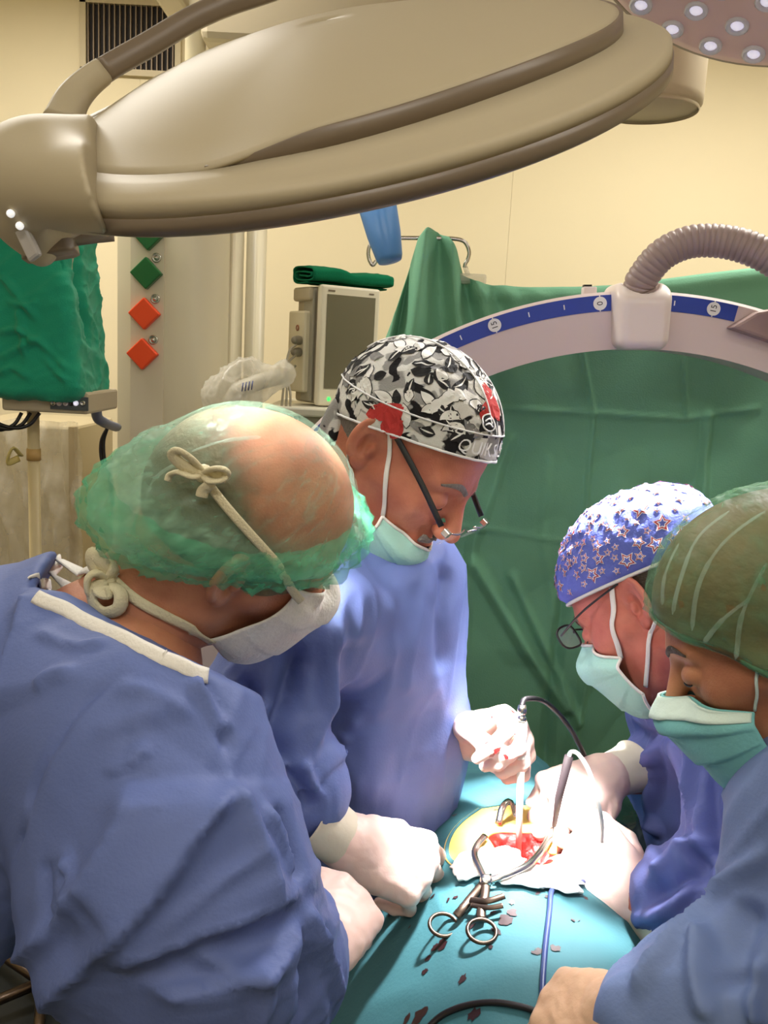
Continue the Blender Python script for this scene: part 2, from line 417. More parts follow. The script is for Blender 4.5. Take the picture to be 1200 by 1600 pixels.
def skin_mat(name, rgb, spec=0.4):
    m = mat(name, rgb, 0.5, spec=spec, sss=0.15)
    nt = m.node_tree; N = nt.nodes; L = nt.links; b = bsdf(m); tc = N.new('ShaderNodeTexCoord')
    n = N.new('ShaderNodeTexNoise'); n.inputs['Scale'].default_value = 22; n.inputs['Detail'].default_value = 6
    r = N.new('ShaderNodeValToRGB'); c = lin(rgb)
    r.color_ramp.elements[0].position = 0.35; r.color_ramp.elements[0].color = (c[0]*0.84, c[1]*0.70, c[2]*0.68, 1)
    r.color_ramp.elements[1].position = 0.65; r.color_ramp.elements[1].color = (min(1, c[0]*1.12), c[1]*1.12, c[2]*1.1, 1)
    n2 = N.new('ShaderNodeTexNoise'); n2.inputs['Scale'].default_value = 420; n2.inputs['Detail'].default_value = 3
    bp = N.new('ShaderNodeBump'); bp.inputs['Strength'].default_value = 0.22; bp.inputs['Distance'].default_value = 0.002
    L.new(tc.outputs['Object'], n.inputs['Vector']); L.new(tc.outputs['Object'], n2.inputs['Vector'])
    L.new(n.outputs['Fac'], r.inputs[0]); L.new(r.outputs[0], b.inputs['Base Color']); L.new(n2.outputs['Fac'], bp.inputs['Height']); L.new(bp.outputs['Normal'], b.inputs['Normal'])
    return m
M_skinL = skin_mat('skin_tan', (184, 126, 96)); M_skinC = skin_mat('skin_ruddy', (192, 124, 98)); M_skinS = skin_mat('skin_pink', (192, 116, 98)); M_skinN = skin_mat('skin_olive', (186, 132, 98))
M_hairdark = mat('dark_hair', (58, 48, 36), 0.7, var=0.4, vscale=60, bump=0.6, bscale=260)
M_hairgrey = mat('grey_hair', (120, 112, 104), 0.7, var=0.4, vscale=90, bump=0.7, bscale=300)
M_hairblond = mat('blond_streaked_hair', (112, 96, 58), 0.5, var=0.8, vscale=11, bump=0.3, bscale=60, aniso=(2, 1, 2))
M_hairfade = sheer('thin_dark_hair', (104, 92, 64), 0.9, rough=0.7, bump=0.5, bscale=200, translucent=0.0, nvar=0.1, nscale=120, dens=True)
M_bouffant = sheer('green_bouffant_film', (164, 214, 186), 0.12, rough=0.3, bump=0.5, bscale=70, nvar=0.03, nscale=26, dens=True)
M_bouffant2 = sheer('green_bouffant_thick', (96, 204, 158), 0.34, rough=0.55, bump=0.6, bscale=80, nvar=0.14, nscale=40)
M_bouffantN = sheer('olive_bouffant_film', (120, 176, 136), 0.20, rough=0.5, bump=0.5, bscale=60, nvar=0.08, nscale=20, dens=True)
M_fold = sheer('film_fold_line', (196, 224, 206), 0.22, rough=0.3, nvar=0.08)
M_clear = sheer('clear_polythene', (226, 222, 210), 0.35, rough=0.15, bump=0.6, bscale=14, nvar=0.15, nscale=10)
M_lens = sheer('spectacle_lens', (225, 225, 230), 0.12, rough=0.05, bump=0.0, nvar=0.02)
M_darkfilm = mat('dark_wet_film', (20, 44, 40), 0.12, coat=0.6, bump=0.8, bscale=18)
M_yellow = mat('iodine_film', (226, 196, 108), 0.35, var=0.12, vscale=35, bump=0.3, bscale=60)
M_wound = mat('wet_tissue', (120, 4, 2), 0.5, var=0.5, vscale=70, bump=0.8, bscale=90, spec=.2)
M_blood = mat('dried_blood', (40, 12, 18), 0.5, var=0.3, vscale=80)
M_freshblood = mat('blood_smear', (116, 22, 20), 0.5, var=0.3, vscale=120)
M_bluecable = mat('blue_cable', (46, 62, 110), 0.4)
M_greycable = mat('grey_cable', (120, 118, 118), 0.45)
M_darkcable = mat('dark_cable', (22, 17, 21), 0.4)

# ================================================================== bodies
class Frame:
    def __init__(s, o, fwd, up, scale=1.0):
        s.o = np.asarray(o, float); f = nrm(fwd); u = np.asarray(up, float); u = nrm(u-f*(u@f)); s.R = np.stack([f, np.cross(u, f), u], 1); s.s = scale
    def loc(s, p): return (p-s.o)@s.R/s.s
    def w(s, q): return s.o+(np.asarray(q, float)@s.R.T)*s.s

def core_sdf(p, thin=1.0):
    """head without ears and neck, in the head's own frame: x forward, y left, z up (metres)"""
    p2 = p.copy(); p2[:, 1] = np.abs(p2[:, 1])
    d = ell(p, (-.012, 0, .030), (.101, .077*thin, .092))
    d = smin(d, ell(p, (.030, 0, -.035), (.060, .059*thin, .085)), .03)
    d = smin(d, cap(p2, (-.008, .050*thin, -.058), (.064, .015, -.104), .021, .017), .025)
    d = smin(d, ell(p, (.077, 0, -.105), (.018, .021, .017)), .016)
    d = smin(d, cap(p2, (.058, .043, -.026), (.020, .060, -.022), .017, .014), .02)
    d = smin(d, cap(p2, (.084, .010, .018), (.068, .046, .016), .010, .008), .014)
    d = smax(d, -ell(p2, (.101, .032, -.004), (.022, .020, .017)), .012)
    d = smin(d, ell(p2, (.076, .0325, -.006), (.0145, .0165, .0120)), .004)
    d = smin(d, cap(p, (.088, 0, .008), (.114, 0, -.034), .0075, .0105), .012)
    d = smin(d, ell(p2, (.103, .0115, -.039), (.011, .0075, .0075)), .005)
    d = smin(d, ell(p, (.084, 0, -.068), (.016, .026, .020)), .012)
    d = smin(d, cap(p2, (.100, 0, -.063), (.087, .022, -.068), .0045, .003), .004)
    d = smin(d, cap(p2, (.099, 0, -.074), (.086, .020, -.071), .0050, .003), .004)
    return d
_eb = nrm((-.86, .50, -.06)); _ea = np.array([-.16, .02, .985]); _ea = nrm(_ea-_eb*(_ea@_eb)); _en = np.cross(_ea, _eb); _en = _en if _en[1] > 0 else -_en
_ER = np.stack([_eb, _en, _ea], 1); _E0 = np.array([-.010, .0715, -.006])
_helix = [_E0+_eb*(.012+.0155*math.cos(t))*(1.0)+_ea*(.0265*math.sin(t)+.002)+_en*.002 for t in np.linspace(math.radians(205), math.radians(-62), 11)]
def ear_sdf(p):
    p2 = p.copy(); p2[:, 1] = np.abs(p2[:, 1])
    d = ell(p2, _E0+_eb*.012, (.0165, .0055, .0265), _ER)
    d = smin(d, ell(p2, _E0+_eb*.005-_ea*.024, (.009, .0055, .011), _ER), .006)
    d = smax(d, -ell(p2, _E0+_eb*.008-_ea*.002+_en*.0065, (.0095, .0085, .0145), _ER), .004)
    d = smin(d, chain(p2, _helix, [.0036]*len(_helix)), .0035)
    d = smin(d, ell(p2, _E0+_eb*.001-_ea*.006+_en*.003, (.004, .005, .007), _ER), .003)
    return d
def head_sdf(p, neck, thin=1.0, nr=.056):
    d = smin(core_sdf(p, thin), cap(p, (-.028, 0, -.055), neck, nr, nr*1.08), .03)
    return smin(d, ear_sdf(p), .006)

def cap_dirs(rim, nu=96, nv=28, pole=(0, 0, 1), tilt=0.0):
    """directions from the skull centre: az 0 = forward, rows run from the rim (elevation rim(az)) to the pole"""
    az = np.linspace(-np.pi, np.pi, nu, endpoint=False); v = np.linspace(0, 1, nv)
    e0 = np.array([rim(a) for a in az]); el = e0[:, None]+(np.pi/2-e0[:, None])*v[None]
    d = np.stack([np.cos(el)*np.cos(az)[:, None], np.cos(el)*np.sin(az)[:, None], np.sin(el)], -1)
    c, s = math.cos(tilt), math.sin(tilt)           # tilt the pole backwards
    return np.stack([c*d[..., 0]-s*d[..., 2], d[..., 1], s*d[..., 0]+c*d[..., 2]], -1), az, el
C0 = np.array([-.012, 0, .030])

# hands ------------------------------------------------------------
FING = [((.092, .028, 0), (.043, .027, .021), (.0098, .0092, .0082, .0068)), ((.096, .006, .003), (.047, .030, .022), (.0100, .0094, .0084, .0070)),
        ((.090, -.016, .001), (.043, .028, .022), (.0096, .0090, .0080, .0066)), ((.080, -.036, -.004), (.034, .021, .019), (.0086, .0080, .0072, .0060))]
def hand_joints(curls, spread=(6, 1, -5, -12), thumb=((.028, .030, -.012), (.062, .052, -.030), (.092, .050, -.044), (.112, .040, -.050))):
    out = []
    for (m, ln, rr), cu, sp in zip(FING, curls, spread):
        p = np.array(m, float); pts = [p]; a = 0.0; y = math.radians(sp)
        for l, c in zip(ln, cu):
            a += math.radians(c); p = p+l*np.array([math.cos(a)*math.cos(y), math.cos(a)*math.sin(y), -math.sin(a)]); pts.append(p)
        out.append((pts, rr))
    out.append(([np.array(t, float) for t in thumb], (.0150, .0118, .0108, .0085)))
    return out
def hand_sdf(p, joints):
    d = None
    for (pts, rr) in joints[:4]:
        e = cap(p, (.004, pts[0][1]*.42, 0), pts[0], .019, .0135); d = e if d is None else smin(d, e, .014)
    d = smin(d, cap(p, (-.10, 0, 0), (.006, 0, 0), .026, .0255), .02)
    d = smin(d, ell(p, (.038, .026, -.013), (.032, .016, .017)), .012)        # ball of the thumb
    d = smin(d, ell(p, (.045, -.030, -.008), (.036, .013, .016)), .012)
    for i, (pts, rr) in enumerate(joints):
        f = chain(p, pts, rr, .003); d = smin(d, f, .004 if i < 4 else .008)
    return d
class Hand:
    """o wrist, fwd along the fingers, dorsal = back of the hand, side +1 right hand, -1 left hand"""
    def __init__(s, o, fwd, dorsal, side, joints, scale=1.0):
        s.o = np.asarray(o, float); s.R = basis(fwd, dorsal); s.side = side; s.j = joints; s.s = scale
    def loc(s, p):
        q = (p-s.o)@s.R/s.s; q[:, 1] *= s.side; return q
    def w(s, q):
        q = np.array(q, float); q[..., 1] *= s.side; return s.o+(q@s.R.T)*s.s
    def f(s, p): return hand_sdf(s.loc(p), s.j)*s.s
    def fl(s, q): return hand_sdf(q, s.j)
    def build(s, name, m, parent, wrinkle=.0006, h=.0019):
        v, f = surf(s.fl, (-.045, -.075, -.125), (.21, .085, .045), h, lip=1.7)
        n = vnormals(v, f); v = v+n*(wrinkle*(ridged(v*np.array([60, 45, 60]))+.6*noise3(v*120)))[:, None]
        V = s.w(v)
        if s.side < 0: f = f[:, ::-1]
        return linkmesh(name, V, f, m, parent)
def glove_cuff(hand, parent, back, r0=.031, r1=.041, length=.075, squash=.85):
    """the flared latex cuff pulled over the sleeve, with its rolled bead"""
    ax = nrm(np.asarray(back)-hand.o); o = hand.o-ax*.012; D = hand.R[:, 2]; D = nrm(D-ax*(D@ax)); S = np.cross(ax, D); n = 40; rows = []
    prof = [(0, r0*.92), (.15, r0), (.4, r0*1.08), (.7, (r0+r1)/2*1.02), (.95, r1), (.985, r1+.0022), (1.0, r1+.0012), (.985, r1-.002), (.6, r0*1.02)]
    th = np.linspace(0, 2*np.pi, n, endpoint=False)
    for (t, r) in prof:
        q = o+ax*(t*length)+r*(np.cos(th)[:, None]*S+squash*np.sin(th)[:, None]*D)
        q = q+(0.0012*ridged(q*55))[:, None]*ax*0+ (0.0014*noise3(q*45))[:, None]*(np.cos(th)[:, None]*S+np.sin(th)[:, None]*D)
        rows.append(q)
    V = np.concatenate(rows); F = [(i*n+k, i*n+(k+1) % n, (i+1)*n+(k+1) % n, (i+1)*n+k) for i in range(len(prof)-1) for k in range(n)]
    return linkmesh('glove_cuff', V, F, M_gcuff, parent)

# gowns ------------------------------------------------------------
def crease(v, n, f, strokes, rnd=0.0):
    """push the cloth along its normal into the folds drawn by strokes: (pixels, width, height[, kind])"""
    disp = np.zeros(len(v))
    for st in strokes:
        px, w, h = st[:3]; pts = resample(hit(px, f), max(6, 4*len(px)))
        d, t = seg_dist_t(v, pts); tap = np.clip(np.minimum(t, 1-t)*6+.15, 0, 1)
        if not (len(st) > 3 and st[3] == 'e'): d = d+0.25*w*noise3(v*30)
        if len(st) > 3 and st[3] == 'e':      # a fold lying over: steep on one side, long slope on the other
            best = np.full(len(v), 1e9); sg = np.zeros(len(v))
            for i in range(len(pts)-1):
                a = pts[i]; ba = pts[i+1]-a; tt = np.clip((v-a)@ba/max(ba@ba, 1e-12), 0, 1); r = v-a-tt[:, None]*ba; e = np.linalg.norm(r, axis=1); m_ = e < best
                s_ = r@nrm(np.cross(ba, CAM-a)); best[m_] = e[m_]; sg[m_] = s_[m_]
            k = np.where(sg > 0, np.exp(-d/w), np.exp(-d/(w*.16))); disp += h*tap*k*(rnd or 1.0); continue
        if len(st) > 3 and st[3] == 's': k = np.clip(1-np.abs(d)/w, 0, 1)         # sharp ridge
        else: k = np.exp(-(d/w)**2)
        disp += h*tap*k*(rnd or 1.0)
    return v+n*disp[:, None]
def gown_noise(v, n, amp, scale, stretch, seed=0.0):
    S_ = np.asarray(stretch, float)
    q = ((v+seed)@basis(S_, np.array([.3, -.9, .3])))*np.array([.28, 1.3, 1.0])*scale      # long folds along the stretch direction
    q = q+.35*np.stack([noise3(q*.6+3), noise3(q*.6+9), noise3(q*.6+17)], 1)
    r1 = (1-np.minimum(1, np.abs(noise3(q))*1.6))**3; r2 = (1-np.minimum(1, np.abs(noise3(q*2.1+7.1))*1.6))**4; sl = noise3(q*.55+5)
    return v+n*(amp*(1.0*sl+.8*r1+.42*r2-.3))[:, None]
def body_mesh(person, head, neck_local, torso_pts, torso_r, limbs, feet, thin=1.0, m=None, hh=.0024, nr=.056, f_head_extra=None):
    """one skin mesh: fine head and neck, coarser trunk, arms and legs under the clothes"""
    fl = lambda p: head_sdf(p, neck_local, thin, nr)
    lo = np.minimum([-.125, -.100, -.125], np.array(neck_local)-.06); hi = np.maximum([.135, .100, .132], np.array(neck_local)+.03)
    v1, f1 = surf(fl, lo, hi, hh, lip=1.6)
    v1 = head.w(v1)
    def fb(p):
        d = None
        for i in range(len(torso_pts)-1):
            e = cap(p, torso_pts[i], torso_pts[i+1], torso_r[i], torso_r[i+1]); d = e if d is None else smin(d, e, .05)
        nw = head.w(np.array(neck_local)); d = smin(d, cap(p, head.w((-.03, 0, -.06)), nw, .045, .052), .03)
        for pts, rr in limbs: d = smin(d, chain(p, pts, rr, .02), .03)
        return d
    A = np.concatenate([np.array(torso_pts)]+[np.array(l[0]) for l in limbs]); 
    v2, f2 = surf(fb, A.min(0)-.22, A.max(0)+.22, .013, proj=1)
    V = np.concatenate([v1, v2]); F = np.concatenate([f1, f2+len(v1)])
    return linkmesh('body', V, F, m, person)
def ribbon(pts, width, up, thick=.0012):
    """flat strap: points, width, and the outward normal at each point"""
    pts = np.asarray(pts, float); up = np.asarray(up, float); t = np.gradient(pts, axis=0); t /= np.maximum(np.linalg.norm(t, axis=1, keepdims=True), 1e-9)
    s = np.cross(t, up); s /= np.maximum(np.linalg.norm(s, axis=1, keepdims=True), 1e-9); w = np.broadcast_to(np.asarray(width, float), (len(pts),))[:, None]/2
    G = np.stack([pts-s*w, pts-s*w*.5+up*thick*.6, pts+s*w*.5+up*thick*.6, pts+s*w], 1)
    return sheet(G, -thick)
def strap(name, f, pts, width, m, parent, off=.002, n=24, thick=.0012):
    """strap laid over the surface f through rough world points"""
    q = project(f, resample(pts, n), off); N = grad(f, q); N /= np.maximum(np.linalg.norm(N, axis=1, keepdims=True), 1e-9)
    V, F, uv = ribbon(q, width, N, thick); return linkmesh(name, V, F, m, parent)
def mask_patch(name, head, f_mask, top, bot, azm, m, parent, pleats=3, nu=60, nv=40, o=(.020, 0, -.050), off=.004, thick=.0015, pl=.0022):
    """pleated mask wrapped over the lower face; top/bot(u) elevations in degrees, u = -1 right .. 1 left"""
    u = np.linspace(-1, 1, nu); v = np.linspace(0, 1, nv); U, Vv = np.meshgrid(u, v, indexing='ij')
    am = np.atleast_1d(azm); az = np.radians(am[0]*(1-Vv)+am[-1]*Vv)*U; el = np.radians(np.array([top(a) for a in u]))[:, None]*(1-Vv)+np.radians(np.array([bot(a) for a in u]))[:, None]*Vv
    D = np.stack([np.cos(el)*np.cos(az), np.cos(el)*np.sin(az), np.sin(el)], -1)
    saw = (Vv*pleats) % 1.0
    of = off+pl*saw*(1-np.abs(U)**4)*np.clip(np.minimum(Vv, 1-Vv)*8, 0, 1)
    G = wrap(f_mask, o, D, of); wt = np.exp(-(Vv/.10)**2)[..., None]; G = G*(1-wt)+wt*wrap(core_sdf, o, D, .0035)      # the top edge lies on the face
    V, F, uv = sheet(head.w(G.reshape(-1, 3)).reshape(G.shape), -thick)
    ob = linkmesh(name, V, F, m, parent, uv=uv)
    return ob, head.w(G.reshape(-1, 3)).reshape(G.shape)
def mask_sdf(p):
    d = core_sdf(p); e = ell(p, (.048, 0, -.060), (.062, .062, .066)); e = smin(e, cap(p, (.095, 0, -.01), (.108, 0, -.045), .012, .016), .03)
    return smin(d, e, .03)
def decal_points(poly_rows):  # rows of points -> quads
    n, k = poly_rows.shape[:2]; F = [(i*k+j, (i+1)*k+j, (i+1)*k+j+1, i*k+j+1) for i in range(n-1) for j in range(k-1)]
    return poly_rows.reshape(-1, 3), F
def text_mesh(s, size):
    cu = bpy.data.curves.new('lettering', 'FONT'); cu.body = s; cu.size = size; cu.align_x = 'CENTER'; cu.align_y = 'CENTER'; cu.resolution_u = 3
    o = bpy.data.objects.new('lettering', cu); COL.objects.link(o); dg = bpy.context.evaluated_depsgraph_get(); dg.update()
    me = o.evaluated_get(dg).to_mesh(); v = np.array([x.co[:] for x in me.vertices]); f = [tuple(p.vertices) for p in me.polygons]
    o.evaluated_get(dg).to_mesh_clear(); bpy.data.objects.remove(o); bpy.data.curves.remove(cu)
    return v, f

# ================================================================== the room
X0, X1, Y0, Y1 = -2.7, 2.9, -1.9, 3.6
def struct(name, vf, m, parent=None):
    o = linkmesh(name, vf[0], vf[1], m, parent, smooth=False); o['kind'] = 'structure'; return o
def bx(x0, x1, y0, y1, z0, z1): return boxv(((x0+x1)/2, (y0+y1)/2, (z0+z1)/2), ((x1-x0)/2, (y1-y0)/2, (z1-z0)/2))
floor = struct('floor', bx(X0-.1, X1+.1, Y0-.1, Y1+.1, -.1, 0), M_floor)
ceiling = struct('ceiling', bx(X0-.1, X1+.1, Y0-.1, Y1+.1, CEIL, CEIL+.1), M_ceil)
wall_back = struct('wall_back', bx(X0-.1, X1+.1, Y1, Y1+.1, 0, CEIL), M_wall)
struct('wall_front', bx(X0-.1, X1+.1, Y0-.1, Y0, 0, CEIL), M_wall); struct('wall_left', bx(X0-.1, X0, Y0, Y1, 0, CEIL), M_wall); struct('wall_right', bx(X1, X1+.1, Y0, Y1, 0, CEIL), M_wall)
struct('baseboard_back', bx(X0, X1, Y1-.02, Y1, 0, .12), M_cream2)
# wall cladding panels with narrow joints (the joint behind the drape shows as a faint vertical line)
xs = [X0, -1.62, -1.0, PY(802, 260, Y1)[0], 1.85, X1]
for i in range(len(xs)-1):
    if i == 1: continue
    o = linkmesh('wall_panel', *bx(xs[i]+.0004, xs[i+1]-.0004, Y1-.012, Y1+.001, .12, CEIL), M_wall, wall_back, smooth=False)
o = linkmesh('wall_panel', *bx(xs[1]+.0004, xs[2]-.0004, Y1-.012, Y1+.001, .12, CEIL), M_wall, wall_back, smooth=False)
# air vent on the back wall
va, vb = PY(128, 112, Y1-.012), PY(284, 118, Y1-.012)
vz0, vz1 = va[2]-.01, CEIL-.06; vx0, vx1 = va[0], vb[0]
vent = thing('air_vent', 'dark wall air vent with vertical slats, high on the cream wall', 'vent', ((vx0+vx1)/2, Y1-.02, vz0))
M_ventdark = mat('vent_shadow', (26, 16, 12), 0.7); M_ventslat = mat('vent_slat', (120, 104, 84), 0.45, metal=.4); M_ventframe = mat('vent_frame', (196, 182, 148), 0.5)
linkmesh('back_panel', *bx(vx0+.012, vx1-.012, Y1-.016, Y1-.0125, vz0+.012, vz1-.012), M_ventdark, vent, smooth=False)
for s in (bx(vx0, vx0+.022, Y1-.034, Y1-.012, vz0, vz1), bx(vx1-.022, vx1, Y1-.034, Y1-.012, vz0, vz1), bx(vx0, vx1, Y1-.034, Y1-.012, vz0, vz0+.022), bx(vx0, vx1, Y1-.034, Y1-.012, vz1-.022, vz1)):
    linkmesh('frame_bar', *s, M_ventframe, vent, smooth=False)
ns = 17; sl = None
for i in range(ns):
    x = vx0+.03+(vx1-vx0-.06)*i/(ns-1)
    if sl is None:
        sl = linkmesh('slat', *boxv((x, Y1-.024, (vz0+vz1)/2), (.0022, .007, (vz1-vz0)/2-.02)), M_ventslat, vent, smooth=False); x_first = x
    else:
        c = sl.copy(); COL.objects.link(c); c.location = (x-x_first, 0, 0)
# unseen ceiling panels, added to carry the ambient fill light
for i, (x, y) in enumerate(PANELS):
    t = thing('ceiling_fill_panel', 'unseen ceiling panel added as fill light %s' % ['over the left front of the room', 'over the right front of the room', 'over the left back of the room', 'over the right back of the room', 'in the middle behind the photographer'][i], 'ceiling light', (x, y, CEIL), 'added ceiling fill panels')
    for s in (bx(x-.62, x+.62, y-.32, y-.29, CEIL-.022, CEIL), bx(x-.62, x+.62, y+.29, y+.32, CEIL-.022, CEIL), bx(x-.62, x-.59, y-.29, y+.29, CEIL-.022, CEIL), bx(x+.59, x+.62, y-.29, y+.29, CEIL-.022, CEIL)):
        linkmesh('frame', *s, M_cream2, t, smooth=False)
    linkmesh('diffuser', *bx(x-.59, x+.59, y-.29, y+.29, CEIL-.010, CEIL-.001), MATS.get('fill_diffuser') or mat('fill_diffuser', (250, 246, 235), .6, emit=(255, 246, 226), estr=1.2), t, smooth=False)

# ================================================================== main surgical lamp (near, top of the picture)
def ring_grid(prof_fn, c, e1, e2, n, nt, mname):
    pass
LS = .83; PL = lambda x, y, d: P(x, y, d*LS)      # size of this lamp: a head about 0.66 m across
lathe_s = lambda prof, *a_: lathe([(r*LS, h*LS) for r, h in prof], *a_)
Lc = PL(538, 182, 1.13); e1 = nrm(PL(1022, 66, 1.17)-PL(62, 306, 1.11)); w_ = nrm(CAM-Lc); q_ = nrm(UP-w_*(UP@w_)-e1*(UP@e1)); q_ = nrm(q_-e1*(q_@e1)); wv = nrm(w_-e1*(w_@e1)-q_*(w_@q_))
al = math.radians(10); lampN = nrm(q_*math.cos(al)+wv*math.sin(al)); e2 = np.cross(lampN, e1)      # lampN = top of the head, e2 across
if e2@w_ > 0: e2 = -e2                                                                               # e2 points away from us
lamp1 = thing('surgical_lamp', 'large cream domed surgical lamp head hanging across the top, blue handle beneath', 'surgical lamp', Lc)
NT = 144; th = np.linspace(0, 2*np.pi, NT, endpoint=False)
# groove present on the near-right side, fading out towards the left end
def groove(t):
    a = (t+np.pi) % (2*np.pi)-np.pi               # 0 = right end, -pi/2 = near side (towards us is -e2)
    return sstep(-2.20, -1.75, a)*(1-sstep(.15, .45, a))
g = groove(th)[:, None]
def lam(r, h): # point rows
    return Lc+LS*(r[..., None]*(np.cos(th)[:, None, None]*e1+np.sin(th)[:, None, None]*e2)+h[..., None]*lampN)
pr_g = np.array([(.388, .017), (.3945, .0185), (.394, .030), (.387, .034), (.372, .035), (.352, .039), (.3385, .046)])
pr_s = np.array([(.388, .016), (.3945, .018), (.394, .031), (.390, .036), (.380, .0395), (.366, .042), (.345, .0440)])
pr = pr_s[None]*(1-g[..., None])+pr_g[None]*g[..., None]
_aw = (th+np.pi) % (2*np.pi)-np.pi; pr[:, 5:, 1] += .012*np.exp(-((_aw+1.15)/.65)**2)[:, None]*np.array([.5, 1.0])[None]; G = lam(pr[..., 0], pr[..., 1]); V, F, uv = sheet(G, .003, True); linkmesh('rim', V, F, M_cream, lamp1)
dome = [(.338, .061), (.330, .065), (.30, .073), (.25, .085), (.18, .098), (.10, .107), (.04, .109), (0.002, .109)]
pd_ = np.array(dome)[None]*np.ones((NT, 1, 1)); aw = (th+np.pi) % (2*np.pi)-np.pi; pd_[:, :, 1] += .012*np.exp(-((aw+1.15)/.65)**2)[:, None]*np.array([1, 1, .8, .45, .15, 0, 0, 0])[None]; dh_ = .012*np.exp(-((aw+1.15)/.65)**2); pd_[:, :, 1] -= (.0175*(1-g))*np.array([0, 1, .75, .45, .2, .05, 0, 0])[None]; pd_[:, 0, 1] = .0615+dh_-.0175*(1-g[:, 0])
pd_[:, 0, 0] = .338*g[:, 0]+.345*(1-g[:, 0])
G = lam(pd_[..., 0], pd_[..., 1]); V, F, uv = sheet(G, .003, True); linkmesh('dome_shell', V, F, M_cream, lamp1)
# taupe inlay under the edge of the dome, pointed at its left end
sel = np.where(groove(th) > .05)[0]; order = sel[np.argsort(((th[sel]+np.pi+.6) % (2*np.pi)))]
gi = np.clip(groove(th[order])*1.3, 0, 1)
rows = []; ag = (th[order]+np.pi) % (2*np.pi)-np.pi; dh = .012*np.exp(-((ag+1.15)/.65)**2)
for rr, hh in ((.3345, .038), (.3415, .0385), (.3415, .0615), (.336, .062)):
    hm = .0615-(.0615-hh)*gi+dh-.0175*(1-groove(th[order])); rows.append(Lc+LS*(rr*(np.cos(th[order])[:, None]*e1+np.sin(th[order])[:, None]*e2)+hm[:, None]*lampN))
G = np.stack(rows, 1); V, F, uv = sheet(G, .003); linkmesh('inlay_band', V, F, M_taupe, lamp1)
V, F = lathe_s([(.3885, .0185), (.3955, .0185), (.3950, .002), (.388, -.002), (.375, -.003)], Lc, lampN, NT, e1); linkmesh('edge_band', V, F, M_taupe, lamp1)
M_lampglass = mat('lamp_glass', (226, 226, 232), .15, coat=.5); M_led = mat('led_lens', (255, 255, 250), .2, emit=(255, 252, 244), estr=6.0)
V, F = lathe_s([(.386, -.001), (.380, -.004), (.20, -.010), (.06, -.012), (.0, -.012)], Lc, lampN, 72, e1); linkmesh('glass_face', V, F, M_lampglass, lamp1)
for rad, m_ in ((.12, 8), (.21, 14), (.30, 20)):
    for k in range(m_):
        a = 2*np.pi*k/m_; c = Lc+LS*rad*(math.cos(a)*e1+math.sin(a)*e2)-LS*.0115*lampN
        if k == 0 and rad == .12: V, F = lathe_s([(.022, .004), (.022, -.002), (.016, -.0045), (0, -.005)], c, lampN, 12, e1); led0 = linkmesh('led_lens', V, F, M_led, lamp1); c0_ = c
        else: o = led0.copy(); COL.objects.link(o); o.location = [float(x) for x in (c-c0_)]
# sterile blue handle cover under the middle
ha = PL(583, 292, 1.02); hb = PL(604, 384, 1.02); hax = nrm(hb-ha)
hroot = Lc-LS*.012*lampN; ha0 = ha-hax*.02
V, F = lathe_s([(.024, 0), (.0232, .03), (.0195, .080), (.0155, .106), (.0135, .111), (0, .113)], ha0, hax, 28); linkmesh('handle_cover', V, F, mat('handle_blue', (70, 118, 168), .35), lamp1)
V, F = tube([hroot, ha0+hax*.01], .013, 16); linkmesh('handle_stem', V, F, M_taupe, lamp1)
# upper grip rail: taupe arch on a cream root
rail = resample([PL(96, 196, 1.15), PL(118, 150, 1.18), PL(160, 112, 1.19), PL(232, 70, 1.22), PL(310, 25, 1.25), PL(392, -6, 1.28), PL(520, -40, 1.30), PL(640, -20, 1.30)], 60)
def bandsweep(pts, w, h, up):
    R_ = []; t = np.gradient(pts, axis=0)
    for i in range(len(pts)):
        ti = nrm(t[i]); s = nrm(np.cross(ti, up)); u = np.cross(s, ti); W_, H_ = (w[i] if np.ndim(w) else w), (h[i] if np.ndim(h) else h)
        R_.append([pts[i]+s*a*W_+u*b*H_ for a, b in ((-1, -.6), (-.7, -1), (.7, -1), (1, -.6), (1, .6), (.7, 1), (-.7, 1), (-1, .6))])
    R_ = np.array(R_); m, n = R_.shape[:2]; F = [(i*n+k, i*n+(k+1) % n, (i+1)*n+(k+1) % n, (i+1)*n+k) for i in range(m-1) for k in range(n)]+[tuple(range(n-1, -1, -1)), tuple((m-1)*n+k for k in range(n))]
    return R_.reshape(-1, 3), F
V, F = bandsweep(rail[:18], LS*np.linspace(.022, .016, 18), LS*np.linspace(.020, .0125, 18), w_); linkmesh('rail_root', V, F, M_cream, lamp1)
V, F = bandsweep(rail[17:], LS*.015, LS*.0125, w_); linkmesh('grip_rail', V, F, M_taupe, lamp1)
# left yoke that carries the head
def yoke_f(p):
    d = chain(p, [PL(235, 250, 1.10), PL(150, 262, 1.05), PL(60, 272, 1.03), PL(-60, 268, 1.05), PL(-260, 240, 1.12)], LS*np.array([.050, .046, .044, .045, .05]), .03)
    d = smin(d, cap(p, PL(190, 302, .89), PL(70, 288, .98), .042*LS, .050*LS), .07)
    d = smin(d, chain(p, [PL(110, 285, 1.02), PL(62, 318, 1.01), PL(50, 350, 1.01), PL(66, 396, 1.02)], LS*np.array([.028, .024, .022, .010]), .02), .025)
    d = smin(d, chain(p, [PL(10, 290, 1.01), PL(30, 340, 1.01), PL(62, 396, 1.01)], LS*np.array([.022, .018, .008]), .02), .02)
    d = smax(d, (p-PL(166, 310, .95))@e1, .004)
    return smax(d, -smin(cap(p, PL(100, 402, .98), PL(108, 362, .98), .026*LS, .020*LS), cap(p, PL(108, 362, .98), PL(210, 350, 1.0), .018*LS, .02*LS), .01), .006)
